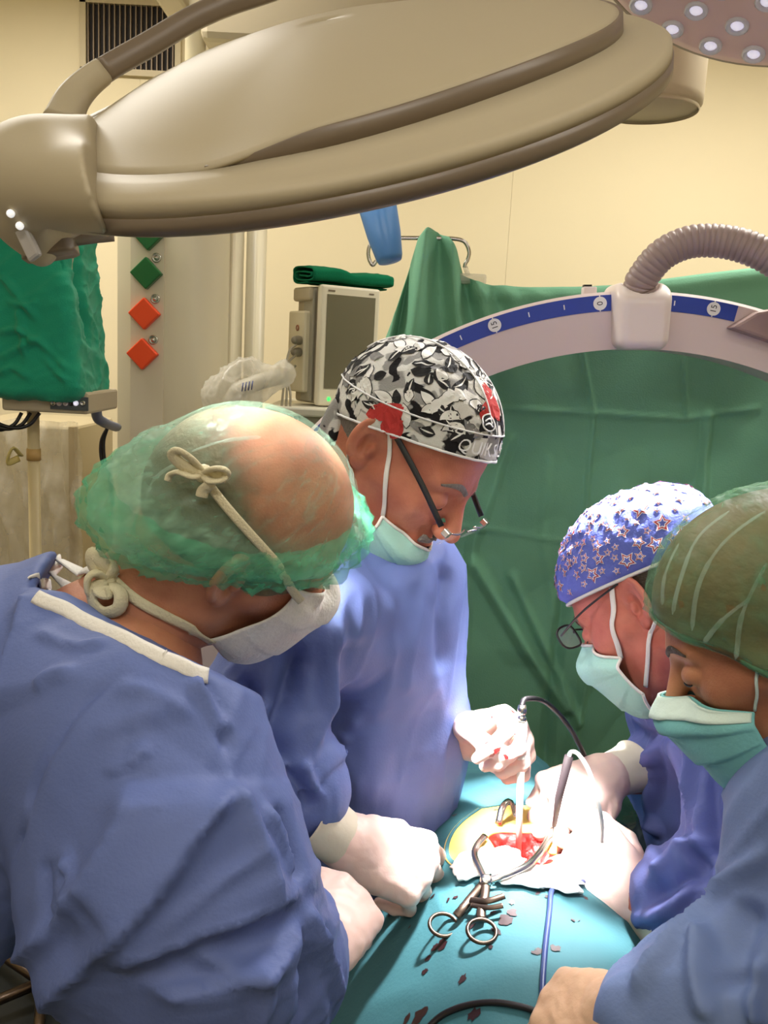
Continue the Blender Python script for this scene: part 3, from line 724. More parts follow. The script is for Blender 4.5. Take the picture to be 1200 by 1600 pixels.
v, f = surf(yoke_f, Lc+np.array([-.95, -.35, -.2]), Lc+np.array([-.15, .3, .2]), .0036); linkmesh('yoke', v, f, M_cream, lamp1)
V, F = bandsweep(resample([PL(80, 402, 1.015), PL(76, 368, 1.015), PL(92, 346, 1.015), PL(130, 338, 1.02), PL(170, 334, 1.03)], 24), LS*.030, LS*.015, w_); linkmesh('yoke_trim', V, F, M_taupe, lamp1)
pc = hit([(38, 366)], yoke_f)[0]; pa = nrm(PL(50, 392, .985)-PL(20, 330, .985))
Rp = basis(pa, -FW-RT*.5+UP*.0); V, F = boxv(pc, (.030*LS, .009*LS, .004*LS), Rp); bevel(linkmesh('control_strip', V, F, mat('panel_grey', (176, 172, 170), .3), lamp1, smooth=False), .003)
for (x, y) in ((22, 338), (36, 357)):
    V, F = lathe_s([(.0042, 0), (.0042, .003), (0, .0036)], hit([(x, y)], yoke_f)[0]-FW*.006, -FW, 12); linkmesh('button', V, F, MATS.get('button_light') or mat('button_light', (240, 240, 240), .3, emit=(255, 255, 255), estr=.6), lamp1)
# support arm leaving to the left and up
V, F = tube(resample([PL(-230, 245, 1.12), PL(-420, 150, 1.3), PL(-460, -300, 1.5), np.array([-.75, 1.5, CEIL])], 30), .035, 16); linkmesh('support_arm', V, F, M_cream, lamp1)
for a_ in (205, 250, 300):
    spot('lamp_beam', Lc+LS*.27*(math.cos(math.radians(a_))*e1+math.sin(math.radians(a_))*e2)-.03*lampN, FIELD, 560, 12.5, .95, .06, (1, .97, .95))
spot('lamp_beam_soft', Lc+LS*.32*(math.cos(math.radians(222))*e1+math.sin(math.radians(222))*e2)-.03*lampN, P(560, 900, .95), 11, 60, .6, .05, (1, .96, .93))

# ------------------------------------------------------------------ second lamp, upper right, light face towards us
L2 = P(1222, -118, 1.42); n2 = nrm(L2-FIELD)
lamp2 = thing('surgical_lamp', 'round surgical lamp head in the top right corner, lens face towards us', 'surgical lamp', L2)
M_face2 = mat('lamp_face_mauve', (222, 192, 186), .35)
V, F = lathe([(0, -.004), (.30, 0), (.318, .004), (.325, .02), (.318, .05), (.26, .085), (.12, .11), (0, .115)], L2, n2, 72); linkmesh('housing', V, F, M_face2, lamp2)
V, F = lathe([(.322, .008), (.330, .010), (.332, .028), (.322, .034)], L2, n2, 72); linkmesh('edge_ring', V, F, M_taupe, lamp2)
ref = nrm(np.cross(n2, [0, 1, 0])); ref2 = np.cross(n2, ref); led2 = None; M_cup = mat('lens_cup', (208, 208, 216), .12, coat=.8)
M_led2 = mat('led_glow', (255, 255, 255), .2, emit=(225, 222, 250), estr=.5)
for rad, m_ in ((.09, 7), (.155, 12), (.220, 17), (.283, 22)):
    for k in range(m_):
        a = 2*np.pi*(k+.3)/m_; c = L2+rad*(math.cos(a)*ref+math.sin(a)*ref2)-.001*n2
        if led2 is None:
            V, F = lathe([(.0215, .004), (.0215, -.004), (.018, -.007), (.012, -.002)], c, n2, 14, ref); led2 = linkmesh('lens', V, F, M_cup, lamp2); c2_ = c
            V, F = lathe([(.012, -.001), (.008, -.005), (0, -.006)], c, n2, 12, ref); glow = linkmesh('led', V, F, M_led2, led2)
        else:
            o = led2.copy(); COL.objects.link(o); o.location = [float(x) for x in (c-c2_)]; q2 = glow.copy(); COL.objects.link(q2); q2.parent = o
V, F = tube(resample([L2+n2*.10, L2+n2*.22, np.array([L2[0]+.1, L2[1]+.2, CEIL])], 12), .03, 14); linkmesh('support_arm', V, F, M_cream, lamp2)
spot('lamp_beam', L2-.02*n2, FIELD, 3300, 11.5, .95, .14, (1, .98, .98))
spot('lamp_beam_soft', L2-.02*n2, FIELD, 110, 78, .7, .2, (1, .96, .95))

# ------------------------------------------------------------------ ceiling mounts behind the lamp
zb = PY(1030, 166, 2.3); xr = PY(1102, 100, 2.3)[0]; xl = PY(930, 100, 2.3)[0]; rr = (xr-xl)/2
mount = thing('ceiling_mount', 'cream drum of a ceiling mount behind the right end of the lamp', 'ceiling mount', ((xl+xr)/2, 2.3, CEIL))
V, F = lathe([(0, 0), (rr*.9, .002), (rr*.985, .010), (rr, .028), (rr, CEIL-zb[2]+.0)], ((xl+xr)/2, 2.3, zb[2]-.01), (0, 0, 1), 48); linkmesh('drum', V, F, M_cream, mount)
V, F = lathe([(rr*.93, -.004), (rr*.95, .0), (rr*.93, .006)], ((xl+xr)/2, 2.3, zb[2]-.01), (0, 0, 1), 48); linkmesh('bottom_ring', V, F, M_cream, mount)

# ================================================================== supply column with gas outlets (left)
YC = 2.45
def pxx(x, y, Y=YC): return PY(x, y, Y)[0]
cx0, cx1, cx2, cx3, cx4 = pxx(180, 520), pxx(203, 520), pxx(258, 520), pxx(292, 520), pxx(345, 520)
ztop = PY(250, 180, YC)[2]; zbot = .35
column = thing('supply_column', 'cream medical supply column with green and orange diamond outlets', 'supply column', ((cx0+cx4)/2, YC+.15, 0))
th = np.linspace(-np.pi/2, 0, 10); rc = (cx4-cx3)
poly = [(cx0, YC+.30), (cx0, YC+.02), (cx1, YC), (cx2, YC), (cx3, YC)]+[(cx3+rc*math.sin(a), YC+rc-rc*math.cos(a)) for a in np.linspace(.15, np.pi/2, 9)]+[(cx4, YC+.30)]
V, F = prism([(x, y, zbot) for x, y in poly], (0, 0, ztop-zbot)); sharp(linkmesh('column_body', V, F, M_cream2, column), 50)
linkmesh('outlet_strip', *bx(cx1+.003, cx2-.003, YC-.006, YC+.002, zbot+.1, ztop-.02), mat('strip_cream', (214, 204, 180), .4), column, smooth=False)
M_green = mat('outlet_green', (16, 92, 40), .35); M_orange = mat('outlet_orange', (226, 72, 24), .4)
for (x, y, m) in ((232, 366, M_green), (229, 427, M_green), (226, 490, M_orange), (223, 553, M_orange)):
    c = PY(x, y, YC-.016); R45 = np.array([[math.cos(.785), 0, math.sin(.785)], [0, 1, 0], [-math.sin(.785), 0, math.cos(.785)]])
    V, F = boxv(c, (.030, .012, .030), R45); o = bevel(linkmesh('outlet_plate', V, F, m, column, smooth=False), .003)
    o['label'] = 'green diamond outlet plate' if m is M_green else 'orange diamond outlet plate'
for (x, y) in ((245, 403), (243, 467), (240, 531)):
    c = PY(x, y, YC-.006); V, F = join(lathe([(.0125, 0), (.0125, -.005), (.009, -.007), (.009, -.004), (.006, -.004), (.005, -.010), (0, -.0105)], c, (0, 1, 0), 20)); linkmesh('socket', V, F, M_steel, column)
x5, x6 = pxx(347, 500, YC+.12), pxx(412, 500, YC+.12)
for xa, xb, r_ in ((x5, x5+(x6-x5)*.46, .3), (x5+(x6-x5)*.52, x6, .3)):
    V, F = tube([((xa+xb)/2, YC+.14, zbot), ((xa+xb)/2, YC+.14, ztop)], (xb-xa)/2, 24); linkmesh('side_tube', V, F, M_cream2, column)
# column neck and horizontal arm above the lamp
xa, xb = pxx(290, 40, YC+.15), pxx(322, 40, YC+.15); V, F = tube([((xa+xb)/2, YC+.15, ztop-.02), ((xa+xb)/2, YC+.15, CEIL)], (xb-xa)/2, 24); linkmesh('riser', V, F, M_cream2, column)
p0, p1 = PY(324, 50, YC+.15), PY(398, 50, YC+.15); bevel(linkmesh('arm_box', *bx(p0[0], p1[0]+.5, YC+.05, YC+.25, p0[2]-.05, p0[2]+.12), M_cream, column, smooth=False), .02)
p2 = PY(246, 8, YC+.1); p3 = PY(292, 8, YC+.1); bevel(linkmesh('joint_box', *bx(p2[0], p3[0], YC+.04, YC+.24, p2[2], p2[2]+.2), M_cream, column, smooth=False), .012)
V, F = tube([((cx0+cx4)/2, YC+.2, 0), ((cx0+cx4)/2, YC+.2, zbot+.02)], .08, 24); linkmesh('foot', V, F, M_cream2, column)
# bracket with blue-grey grip on the column's left side, cables hanging from it
hb = [PY(154, 574, 2.25), PY(152, 610, 2.25), PY(151, 648, 2.25), PY(162, 660, 2.28), PY(182, 668, 2.40)]
M_grip = mat('grip_bluegrey', (112, 118, 136), .4)
V, F = tube(resample(hb, 24), .014, 10, flat=(1, .8)); grip = linkmesh('grip_handle', V, F, M_grip, column)
V, F = tube([PY(155, 571, 2.25), PY(154, 586, 2.25)], .0165, 12); linkmesh('grip_cap', V, F, mat('grip_blue', (58, 80, 122), .4), column)
for dx in (0, 1):
    V, F = tube(resample([PY(168, 668, 2.34), PY(158+4*dx, 690, 2.34), PY(159+5*dx, 720, 2.34), PY(170+3*dx, 745, 2.34), PY(176, 790, 2.36)], 24), .0045, 8); linkmesh('cable', V, F, M_dark, column)

# ================================================================== draped monitor on a pole (far left)
YM = 2.0
mp = PY(35, 640, YM); mon = thing('infusion_monitor', 'cream monitor box with a row of sockets on a pole, under the green cloth', 'monitor', (mp[0], YM, 0))
a, b = PY(8, 640, YM), PY(142, 616, YM)
bevel(linkmesh('base_tray', *bx(a[0], b[0], YM-.02, YM+.20, a[2], b[2]+.005), M_cream, mon, smooth=False), .006)
bevel(linkmesh('housing', *bx(a[0]-.02, b[0]-.05, YM+.0, YM+.18, b[2], PY(60, 345, YM)[2]), M_cream, mon, smooth=False), .01)
c0, c1 = PY(79, 639, YM-.022), PY(138, 621, YM-.022); linkmesh('socket_panel', *bx(c0[0], c1[0], YM-.024, YM-.02, c0[2], c1[2]), mat('panel_slate', (70, 78, 82), .4), mon, smooth=False)
for x, m in ((84, M_steel), (93, M_white), (103, M_white), (112, M_dark), (119, M_led2), (130, M_steel)):
    V, F = lathe([(.0058, 0), (.0058, -.004), (.0035, -.005), (.003, -.002), (0, -.002)], PY(x, 630, YM-.023), (0, 1, 0), 14); linkmesh('socket', V, F, m, mon)
V, F = tube([(mp[0], YM+.06, 0.02), (mp[0], YM+.06, a[2])], .0135, 16); linkmesh('pole', V, F, mat('pole_cream', (212, 196, 150), .4), mon)
V, F = tube([(mp[0], YM+.06, PY(35, 718, YM+.06)[2]), (mp[0], YM+.06, PY(35, 700, YM+.06)[2])], .016, 16); linkmesh('clamp_band', V, F, mat('clamp_ochre', (196, 160, 96), .5), mon)
V, F = tube(resample([PY(33, 712, YM+.04), PY(20, 700, YM+.02), PY(12, 722, YM+.02), PY(30, 716, YM+.04)], 14), .005, 8, flat=(1.6, .6)); linkmesh('clamp_lever', V, F, mat('lever_yellow', (206, 190, 116), .5), mon)
for k in range(5):
    q = 2*np.pi*k/5; V, F = tube([(mp[0], YM+.06, .06), (mp[0]+.28*math.cos(q), YM+.06+.28*math.sin(q), .04)], .014, 8); V2, F2 = lathe([(0, 0), (.02, 0), (.02, .04), (0, .04)], (mp[0]+.28*math.cos(q), YM+.06+.28*math.sin(q), 0), (0, 0, 1), 10); linkmesh('leg', *join((V, F), (V2, F2)), M_dsteel, mon)
for k in range(3):
    V, F = tube(resample([PY(62-14*k, 645, YM+.02), PY(45-12*k, 664, YM+.01), PY(16-10*k, 668+2*k, YM), PY(-30, 650+4*k, YM)], 20), .0042, 8); linkmesh('cable', V, F, M_dark, mon)
# the cloth: a boxy drape with hem, seen from the front
def cloth_f(p):
    q = p-PY(50, 474, YM+.06); t = np.clip((q[:, 2]+.22)/.5, 0, 1)
    hx = .132-.022*t; u = np.abs(np.stack([q[:, 0]-(.012-.02*t), q[:, 1], q[:, 2]], 1))-np.stack([hx-.02, np.full(len(p), .115-.02), np.full(len(p), .205-.02)], 1)
    d = np.linalg.norm(np.maximum(u, 0), axis=1)+np.minimum(u.max(1), 0)-.02
    return d
v, f = surf(cloth_f, PY(65, 480, YM+.06)-[.25, .22, .30], PY(65, 480, YM+.06)+[.25, .22, .30], .005)
n = vnormals(v, f); cs_ = [([(0, 430), (20, 450), (60, 500)], .012, .010, 's'), ([(0, 520), (30, 515), (62, 535)], .010, .009, 's'), ([(30, 480), (36, 520), (40, 560)], .010, .008, 's'), ([(0, 560), (30, 545), (70, 525)], .010, .008, 's'), ([(60, 530), (100, 570), (145, 592)], .012, .010, 's'), ([(120, 350), (124, 440), (140, 540)], .02, -.02), ([(70, 560), (100, 590), (130, 600)], .010, .008, 's'), ([(10, 470), (40, 478), (62, 470)], .008, .007, 's'), ([(0, 585), (20, 575), (50, 590)], .010, .008, 's'), ([(70, 345), (95, 400), (104, 430)], .03, -.012)]
v = crease(v, n, cloth_f, cs_, 1.3); v = gown_noise(v, n, .007, 13, (1, 0, .6), 3.3)
o = linkmesh('green_cloth', v, f, M_greencloth, None, loc=PY(65, 600, YM)); settag(o, 'crumpled green cotton cloth draped over the monitor at the left edge', 'cloth')

# stand behind it wrapped in clear polythene
YB = 2.75
a, b = PY(-60, 880, YB), PY(122, 668, YB)
cart2 = thing('instrument_cart', 'beige cart behind the pole at the left edge, wrapped in plastic', 'cart', ((a[0]+b[0])/2, YB+.2, 0))
bevel(linkmesh('cabinet', *bx(a[0], b[0]-.02, YB+.02, YB+.42, .10, b[2]), mat('cart_beige', (190, 176, 142), .5), cart2, smooth=False), .01)
linkmesh('corner_post', *bx(b[0]-.03, b[0]-.012, YB+.0, YB+.03, .10, b[2]), mat('post_bronze', (150, 128, 84), .4), cart2, smooth=False)
for sx in (a[0]+.05, b[0]-.07):
    for sy in (YB+.07, YB+.37):
        V, F = lathe([(0, 0), (.03, .005), (.035, .03), (.03, .10), (0, .10)], (sx, sy, 0), (0, 0, 1), 14); linkmesh('caster', V, F, M_dark, cart2)
nu, nv = 70, 50; U, Vv = np.meshgrid(np.linspace(0, 1, nu), np.linspace(0, 1, nv), indexing='ij')
G = np.stack([a[0]-.02+(b[0]+.02-a[0]+.02)*U, YB-.02+0*U, b[2]+.02-(b[2]-.35)*Vv], -1)
G[..., 1] += -.03*ridged(np.stack([U*5, Vv*4, 0*U], -1))+.012*ridged(np.stack([U*14, Vv*9, 0*U+3], -1))-.02; G[..., 2] += .015*noise3(np.stack([U*6, 0*U, 0*U], -1))
V, F, uv = sheet(G, None); o = linkmesh('polythene_sheet', V, F, M_clear, None, loc=((a[0]+b[0])/2, YB, b[2])); settag(o, 'clear crumpled polythene sheet hanging over the beige cart at the left edge', 'plastic sheet')

# ================================================================== patient monitor on its cart
YQ = 2.6
A = PY(503, 446, YQ); Bq = PY(592, 446, YQ); zt = A[2]; zb = PY(500, 632, YQ)[2]
ang = math.radians(33); fx = np.array([math.cos(ang), math.sin(ang), 0]); fy = np.array([-math.sin(ang), math.cos(ang), 0])
wid = (Bq[0]-A[0])*1.22; dep = .155; hgt = zt-zb; RM = np.stack([fx, fy, [0, 0, 1.0]], 1)
cm = A+fx*wid/2+fy*dep/2; cm = np.array([cm[0], cm[1], (zt+zb)/2])
pm = thing('patient_monitor', 'cream patient monitor with a dark screen on the cart, towel on top', 'monitor', (cm[0], cm[1], zb))
mb = lambda x, y, z, hx, hy, hz: boxv(cm+RM@np.array([x, y, z]), (hx, hy, hz), RM)
V, F = mb(0, .02, 0, wid/2-.004, dep/2-.02, hgt/2); bevel(linkmesh('case', V, F, M_cream, pm, smooth=False), .010, 3)
V, F = mb(0, -dep/2+.012, 0, wid/2, .014, hgt/2+.004); bevel(linkmesh('bezel', V, F, mat('bezel_cream', (222, 214, 192), .35), pm, smooth=False), .007, 3)
V, F = mb(-wid/2+.001, -.008, 0, .006, .03, hgt/2-.004); bevel(linkmesh('side_trim', V, F, mat('trim_grey', (150, 144, 126), .4), pm, smooth=False), .004)
V, F = mb(-.0, -dep/2-.0025, .012, wid/2-.018, .0015, hgt/2-.034); linkmesh('screen', V, F, mat('screen_dark', (112, 104, 84), .25, coat=.3), pm, smooth=False)
V, F = mb(-wid*.34, -dep/2-.0024, hgt/2-.012, .011, .0008, .0025); linkmesh('maker_mark', V, F, M_taupe, pm, smooth=False)
V, F = mb(wid*.34, -dep/2-.0024, hgt/2-.012, .008, .0008, .002); linkmesh('maker_mark', V, F, M_taupe, pm, smooth=False)
M_gled = mat('green_led', (60, 255, 110), .3, emit=(50, 255, 110), estr=1.4)
for i in range(3):
    a = i*math.pi/3; Rr = RM@np.array([[math.cos(a), 0, math.sin(a)], [0, 1, 0], [-math.sin(a), 0, math.cos(a)]]); V, F = boxv(cm+RM@np.array([-wid*.32, -dep/2-.003, -hgt/2+.016]), (.007, .0007, .0009), Rr); linkmesh('power_light', V, F, M_gled, pm, smooth=False)
V, F = mb(wid*.02, -dep/2-.0028, -hgt/2+.014, .006, .001, .008); linkmesh('sticker', V, F, mat('sticker_amber', (206, 156, 70), .5), pm, smooth=False)
V, F = mb(-wid/2+.0-.03*0, .045, hgt/2-.012, wid/2+.002-.0, .035, .014)
V, F = boxv(cm+RM@np.array([-wid/2-.004, .02, hgt/2-.022]), (.010, .055, .020), RM); bevel(linkmesh('side_grip', V, F, M_cream, pm, smooth=False), .008, 3)
V, F = boxv(cm+RM@np.array([-wid/2-.010, .03, -.02]), (.012, .052, hgt/2-.05), RM); bevel(linkmesh('module_rack', V, F, M_cream2, pm, smooth=False), .006, 2)
for zz in (.012, -.022):
    c = cm+RM@np.array([-wid/2-.024, .0, zz]); V, F = lathe([(0, .0), (.013, .001), (.014, .010), (.011, .030), (.007, .036), (0, .036)], c, -RM[:, 0]-RM[:, 1]*.6, 16); linkmesh('plug', V, F, mat('plug_grey', (138, 130, 112), .5) if zz > 0 else MATS['plug_grey'], pm)
V, F = lathe([(.009, 0), (.009, .002), (.006, .003), (.006, 0)], cm+RM@np.array([-wid/2-.022, .02, .048]), -RM[:, 0], 16); linkmesh('socket_ring', V, F, mat('socket_copper', (150, 90, 60), .4), pm)
pt = cm+RM@np.array([-wid/2-.045, -.02, -.03])
for k in range(3):
    e = PY(436+6*k, 690, YQ-.05); V, F = tube(resample([pt+[0, 0, .03-.03*k], pt+np.array([-.02, -.02, -.0-.03*k]), .5*(pt+e)+np.array([-.012+.006*k, -.02, 0]), e, e-[0, 0, .15]], 28), .0036, 7); linkmesh('cable', V, F, mat('cable_putty', (158, 150, 130), .5) if k == 0 else MATS['cable_putty'], pm)
# cart
ctop = PY(480, 634, YQ)[2]-.002
ct = thing('monitor_cart', 'white equipment cart with slotted front under the patient monitor', 'cart', (cm[0], cm[1], 0))
cl, cr_ = PY(418, 640, YQ)[0], PY(600, 640, YQ)[0]
bevel(linkmesh('top_tray', *bx(cl, cr_, YQ-.06, YQ+.40, ctop-.026, ctop), mat('cart_white', (214, 210, 192), .4), ct, smooth=False), .006)
xsl = [cl+.012, PY(459, 660, YQ)[0], PY(469, 660, YQ)[0], cr_-.012]
bevel(linkmesh('side_panel', *bx(xsl[0], xsl[1], YQ-.035, YQ+.38, .12, ctop-.026), MATS['cart_white'], ct, smooth=False), .004)
linkmesh('inner_panel', *bx(xsl[1], xsl[2], YQ-.0, YQ+.38, .12, ctop-.026), M_dark, ct, smooth=False)
bevel(linkmesh('front_panel', *bx(xsl[2], xsl[3], YQ-.035, YQ+.38, .12, ctop-.026), mat('cart_olive', (168, 162, 138), .45), ct, smooth=False), .004)
for sx in (cl+.05, cr_-.05):
    for sy in (YQ+.02, YQ+.33):
        V, F = lathe([(0, 0), (.03, .004), (.036, .03), (.03, .12), (0, .12)], (sx, sy, 0), (0, 0, 1), 14); linkmesh('caster', V, F, M_dark, ct)
# folded dark green towel on the monitor
ta, tb = PY(449, 436, YQ-.02), PY(602, 430, YQ+.02); ta[2] = tb[2] = zt+.004
fold = []
L_ = fx; S_ = np.array([-L_[1], L_[0], 0]); tl = .27; ta = cm+RM@np.array([-wid/2-.02, -.0, hgt/2+.006])
prof2 = [(.03, .022), (-.04, .021), (-.052, .028), (-.04, .036), (.045, .036), (.060, .026), (.045, .011), (-.055, .010), (-.072, .028), (-.055, .048), (.055, .050), (.074, .03), (.056, .003), (-.03, .002)]
pp = resample([np.array([x, 0, z]) for x, z in prof2], 54); nn_ = 26; rows = []
for i in range(nn_):
    t = i/(nn_-1); s = 1-.22*math.exp(-((t-.52)/.12)**2)-.1*t; ed = 1-.25*math.exp(-t/.04)-.45*math.exp(-(1-t)/.05)
    q = np.array([ta+L_*tl*t+S_*(x*.9)+np.array([0, 0, z*s*(.8+.2*ed)+.003*math.sin(9*t+x*30)*min(1, z/.02)]) for x, _, z in pp]); rows.append(q)
V, F, uv = sheet(np.array(rows), .0040); V = V+.0016*noise3(V*60)[:, None]
V[:, 2] = np.maximum(V[:, 2], zt+.0005)
o = linkmesh('folded_towel', V, F, M_towel, None, loc=ta); settag(o, 'dark green folded towel lying on top of the patient monitor', 'towel')

# polythene-wrapped arm left of the monitor cart
def wrap_f(p):
    d = chain(p, [PY(352, 672, 2.35), PY(362, 622, 2.35), PY(392, 596, 2.38), PY(440, 584, 2.42)], [.055, .060, .045, .034], .04)
    d = smin(d, chain(p, [PY(352, 672, 2.35), PY(360, 760, 2.35), PY(365, 900, 2.35)], [.055, .075, .08], .03), .05); return d
v, f = surf(wrap_f, PY(392, 640, 2.38)-[.30, .25, .75], PY(392, 640, 2.38)+[.25, .25, .25], .008)
n = vnormals(v, f); v = gown_noise(v, n, .016, 13, (.5, .1, 1), 1.0); v = gown_noise(v, n, .006, 26, (1, .1, .5), 4.0)
wr = thing('microscope_arm', 'equipment arm wrapped in clear polythene left of the monitor cart', 'equipment arm', np.array([PY(358, 700, 2.35)[0], 2.35+.0, 0]))
linkmesh('polythene_wrap', v, f, mat('wrap_film_dense', (226, 222, 206), .25, bump=.3, bscale=30) and sheer('wrap_film', (232, 228, 216), .42, rough=.12, bump=.6, bscale=26, nvar=.15, nscale=9), wr)
V, F = tube(resample([PY(352, 700, 2.38), PY(364, 622, 2.38), PY(396, 600, 2.40), PY(438, 588, 2.43)], 24), .022, 12); linkmesh('arm', V, F, mat('arm_white', (212, 206, 188), .4), wr)
V, F = tube([np.array([PY(358, 700, 2.38)[0], 2.38, 0.0]), PY(352, 700, 2.38)], .03, 14); linkmesh('post', V, F, MATS['arm_white'], wr)
for k in range(4):
    q = np.array([[P(378+5*k+2*j, 612-14*j-k, 2.29) for j in (0, 1)]])[0]; V, F = tube(q, .0016, 6); linkmesh('printed_stroke', V, F, mat('print_blue', (70, 80, 130), .5) if k == 0 else MATS['print_blue'], wr)

# ================================================================== green screen drape on two stands
def drape_depth(U, Vv): return 2.12+.02*np.sin(U*9)+.0*Vv
topx = np.array([572, 590, 612, 640, 655, 668, 686, 704, 716, 728, 745, 775, 830, 900, 960, 1010, 1100, 1200, 1300, 1400])
topy = np.array([600, 560, 505, 420, 372, 358, 360, 372, 392, 428, 440, 446, 450, 449, 446, 440, 428, 416, 408, 402])
nu, nv = 340, 200; pxs = np.concatenate([np.linspace(572, 760, 110), np.linspace(762, 1400, 230)]); tops = np.interp(pxs, topx, topy)
top3 = np.array([PY(x, y, 2.15) for x, y in zip(pxs, tops)]); G = np.zeros((nu, nv, 3)); zlow = .55
for j in range(nv):
    t = j/(nv-1); z = top3[:, 2]*(1-t)+zlow*t; drop = top3[:, 2]-z
    x = top3[:, 0]; gather = np.exp(-((x-PY(678, 360, 2.15)[0])/.16)**2)
    y = 2.15-.10*np.clip(drop/.6, 0, 1.4)+.0*x
    pleat = .035*np.sin((x-PY(678, 360, 2.15)[0])/(.022+.10*np.clip(drop, 0, .8))*2.2)*gather*np.exp(-drop*2.0)
    soft = .020*noise3(np.stack([x*3.5, drop*2.2, 0*x+1], -1))+.014*ridged(np.stack([x*5+drop*3, drop*3-x*2, 0*x+5], -1))*np.clip(drop*3, .2, 1)
    roll = -.018*np.exp(-((drop-.02)/.02)**2)*(x > PY(740, 440, 2.15)[0])
    G[:, j] = np.stack([x+.01*noise3(np.stack([x*2, drop*3, 0*x+9], -1)), y+pleat+soft+roll, z], -1)
V, F, uv = sheet(G, .0012); nV = nu*nv
Vn = V.copy()
def cre(px, w, h):
    pts = np.array([PY(x, y, 2.05) for x, y in px]); pts[:, 1] = 0; q = Vn.copy(); q[:, 1] = 0; d, t = seg_dist_t(q, pts); V[:, 1] += -h*np.clip(1-d/w, 0, 1)
cre([(920, 540), (935, 645), (922, 760), (905, 900)], .007, .012); cre([(780, 640), (935, 648), (1080, 657), (1200, 640)], .007, .012); cre([(1083, 560), (1085, 650)], .006, .010); cre([(700, 820), (900, 850), (1000, 870)], .007, .008)
cre([(1120, 650), (1105, 760), (1080, 900)], .016, .018); cre([(800, 690), (740, 850), (720, 1000)], .02, .014); cre([(740, 880), (820, 1010), (880, 1100)], .022, .024); cre([(800, 900), (850, 1010), (900, 1120)], .016, .018); cre([(880, 940), (860, 1060), (850, 1190)], .022, -.020); cre([(920, 1000), (905, 1090), (880, 1190)], .016, .014); cre([(860, 720), (850, 850), (866, 960)], .016, .006)
o = linkmesh('screen_drape', V, F, M_drapegreen, None, loc=(.3, 2.1, zlow)); settag(o, 'green nonwoven screen drape hung behind the white arc', 'drape')
stand = thing('drip_stand', 'steel drip stand with bent hooks holding up the green screen drape', 'drip stand', PY(668, 372, 2.18)*[1, 1, 0])
hz_ = PY(668, 372, 2.18)
V, F = tube([(hz_[0], 2.18, .03), (hz_[0], 2.18, hz_[2]+.005)], .010, 12); linkmesh('post', V, F, M_steel, stand)
V, F = tube(resample([hz_, PY(708, 373, 2.18), PY(726, 378, 2.18), PY(733, 393, 2.18), PY(731, 405, 2.18), PY(727, 412, 2.18), PY(726, 418, 2.18)], 26), .0048, 8); linkmesh('hook', V, F, M_steel, stand)
V, F = tube(resample([hz_, PY(620, 372, 2.18), PY(588, 374, 2.18), PY(577, 386, 2.18), PY(576, 402, 2.18), PY(582, 414, 2.18), PY(588, 408, 2.18)], 26), .0048, 8); linkmesh('hook', V, F, M_steel, stand)
for k in range(5):
    q = 2*np.pi*k/5; V, F = tube([(hz_[0], 2.18, .05), (hz_[0]+.24*math.cos(q), 2.18+.24*math.sin(q), .02)], .012, 8); linkmesh('leg', V, F, M_steel, stand)
pa = PY(724, 432, 2.165); V, F = boxv(pa+[.02, 0, -.005], (.034, .012, .012)); bevel(linkmesh('drip_chamber', V, F, M_clear, stand, smooth=False), .006)
V, F = tube([PY(727, 418, 2.18), pa+[.01, 0, .005]], .006, 8); linkmesh('hanger', V, F, M_clear, stand)
st2 = thing('drip_stand', 'steel stand behind the right end of the green screen drape', 'drip stand', (1.05, 2.22, 0))
V, F = tube([(1.05, 2.22, .02), (1.05, 2.22, 1.93)], .010, 12); linkmesh('post', V, F, M_steel, st2)
for k in range(5):
    q = 2*np.pi*k/5+.3; V, F = tube([(1.05, 2.22, .05), (1.05+.24*math.cos(q), 2.22+.24*math.sin(q), .02)], .012, 8); linkmesh('leg', V, F, M_steel, st2)

# ================================================================== X-ray arc
YA = 1.86
ac = PY(962, 1130, YA); Ro = np.linalg.norm((PY(962, 455, YA)-ac)[[0, 2]]); Ri = np.linalg.norm((PY(962, 546, YA)-ac)[[0, 2]])
ar0 = math.radians(-62); ar1 = math.radians(235)
arc = thing('xray_arc', 'white X-ray arc with a blue degree scale curving around the table', 'X-ray machine', (ac[0], YA+.05, 0))
def ap(r, a, y=0.0):      # a measured from straight up, clockwise seen from us
    up = UP-FW*(UP@FW); zz = nrm([UP[0], 0, UP[2]]); xx = np.array([zz[2], 0, -zz[0]]); return ac+np.array([0, y, 0])+r*(np.sin(a)*xx+np.cos(a)*zz)
def arcband(r0, r1, y0, y1, a0, a1, n, ch=.0):
    prof = [(r0, y0), (r1-ch, y0), (r1, y0+ch), (r1, y1-ch), (r1-ch, y1), (r0, y1)] if ch else [(r0, y0), (r1, y0), (r1, y1), (r0, y1)]
    k = len(prof); V = np.array([ap(r, a, y) for a in np.linspace(a0, a1, n) for r, y in prof])
    F = [(i*k+j, i*k+(j+1) % k, (i+1)*k+(j+1) % k, (i+1)*k+j) for i in range(n-1) for j in range(k)]+[tuple(range(k-1, -1, -1)), tuple((n-1)*k+j for j in range(k))]
    return V, F
V, F = arcband(Ri, Ro, 0, .13, math.radians(-118), math.radians(118), 160, .006); o = linkmesh('arc_body', V, F, M_arc, arc); sharp(o, 30)
b0, b1 = Ro-(Ro-Ri)*.33, Ro-(Ro-Ri)*.055
def deg(px, py): q = PY(px, py, YA)-ac; zz = nrm([UP[0], 0, UP[2]]); xx = np.array([zz[2], 0, -zz[0]]); return math.atan2(q@xx, q@zz)
a_box0, a_box1 = deg(958, 490), deg(1041, 490)
for aa, bb in ((math.radians(-75), a_box0), (a_box1, deg(1150, 490))):
    V, F = arcband(b0, b1, -.0016, .001, aa, bb, 70); linkmesh('scale_band', V, F, M_blue, arc, smooth=False)
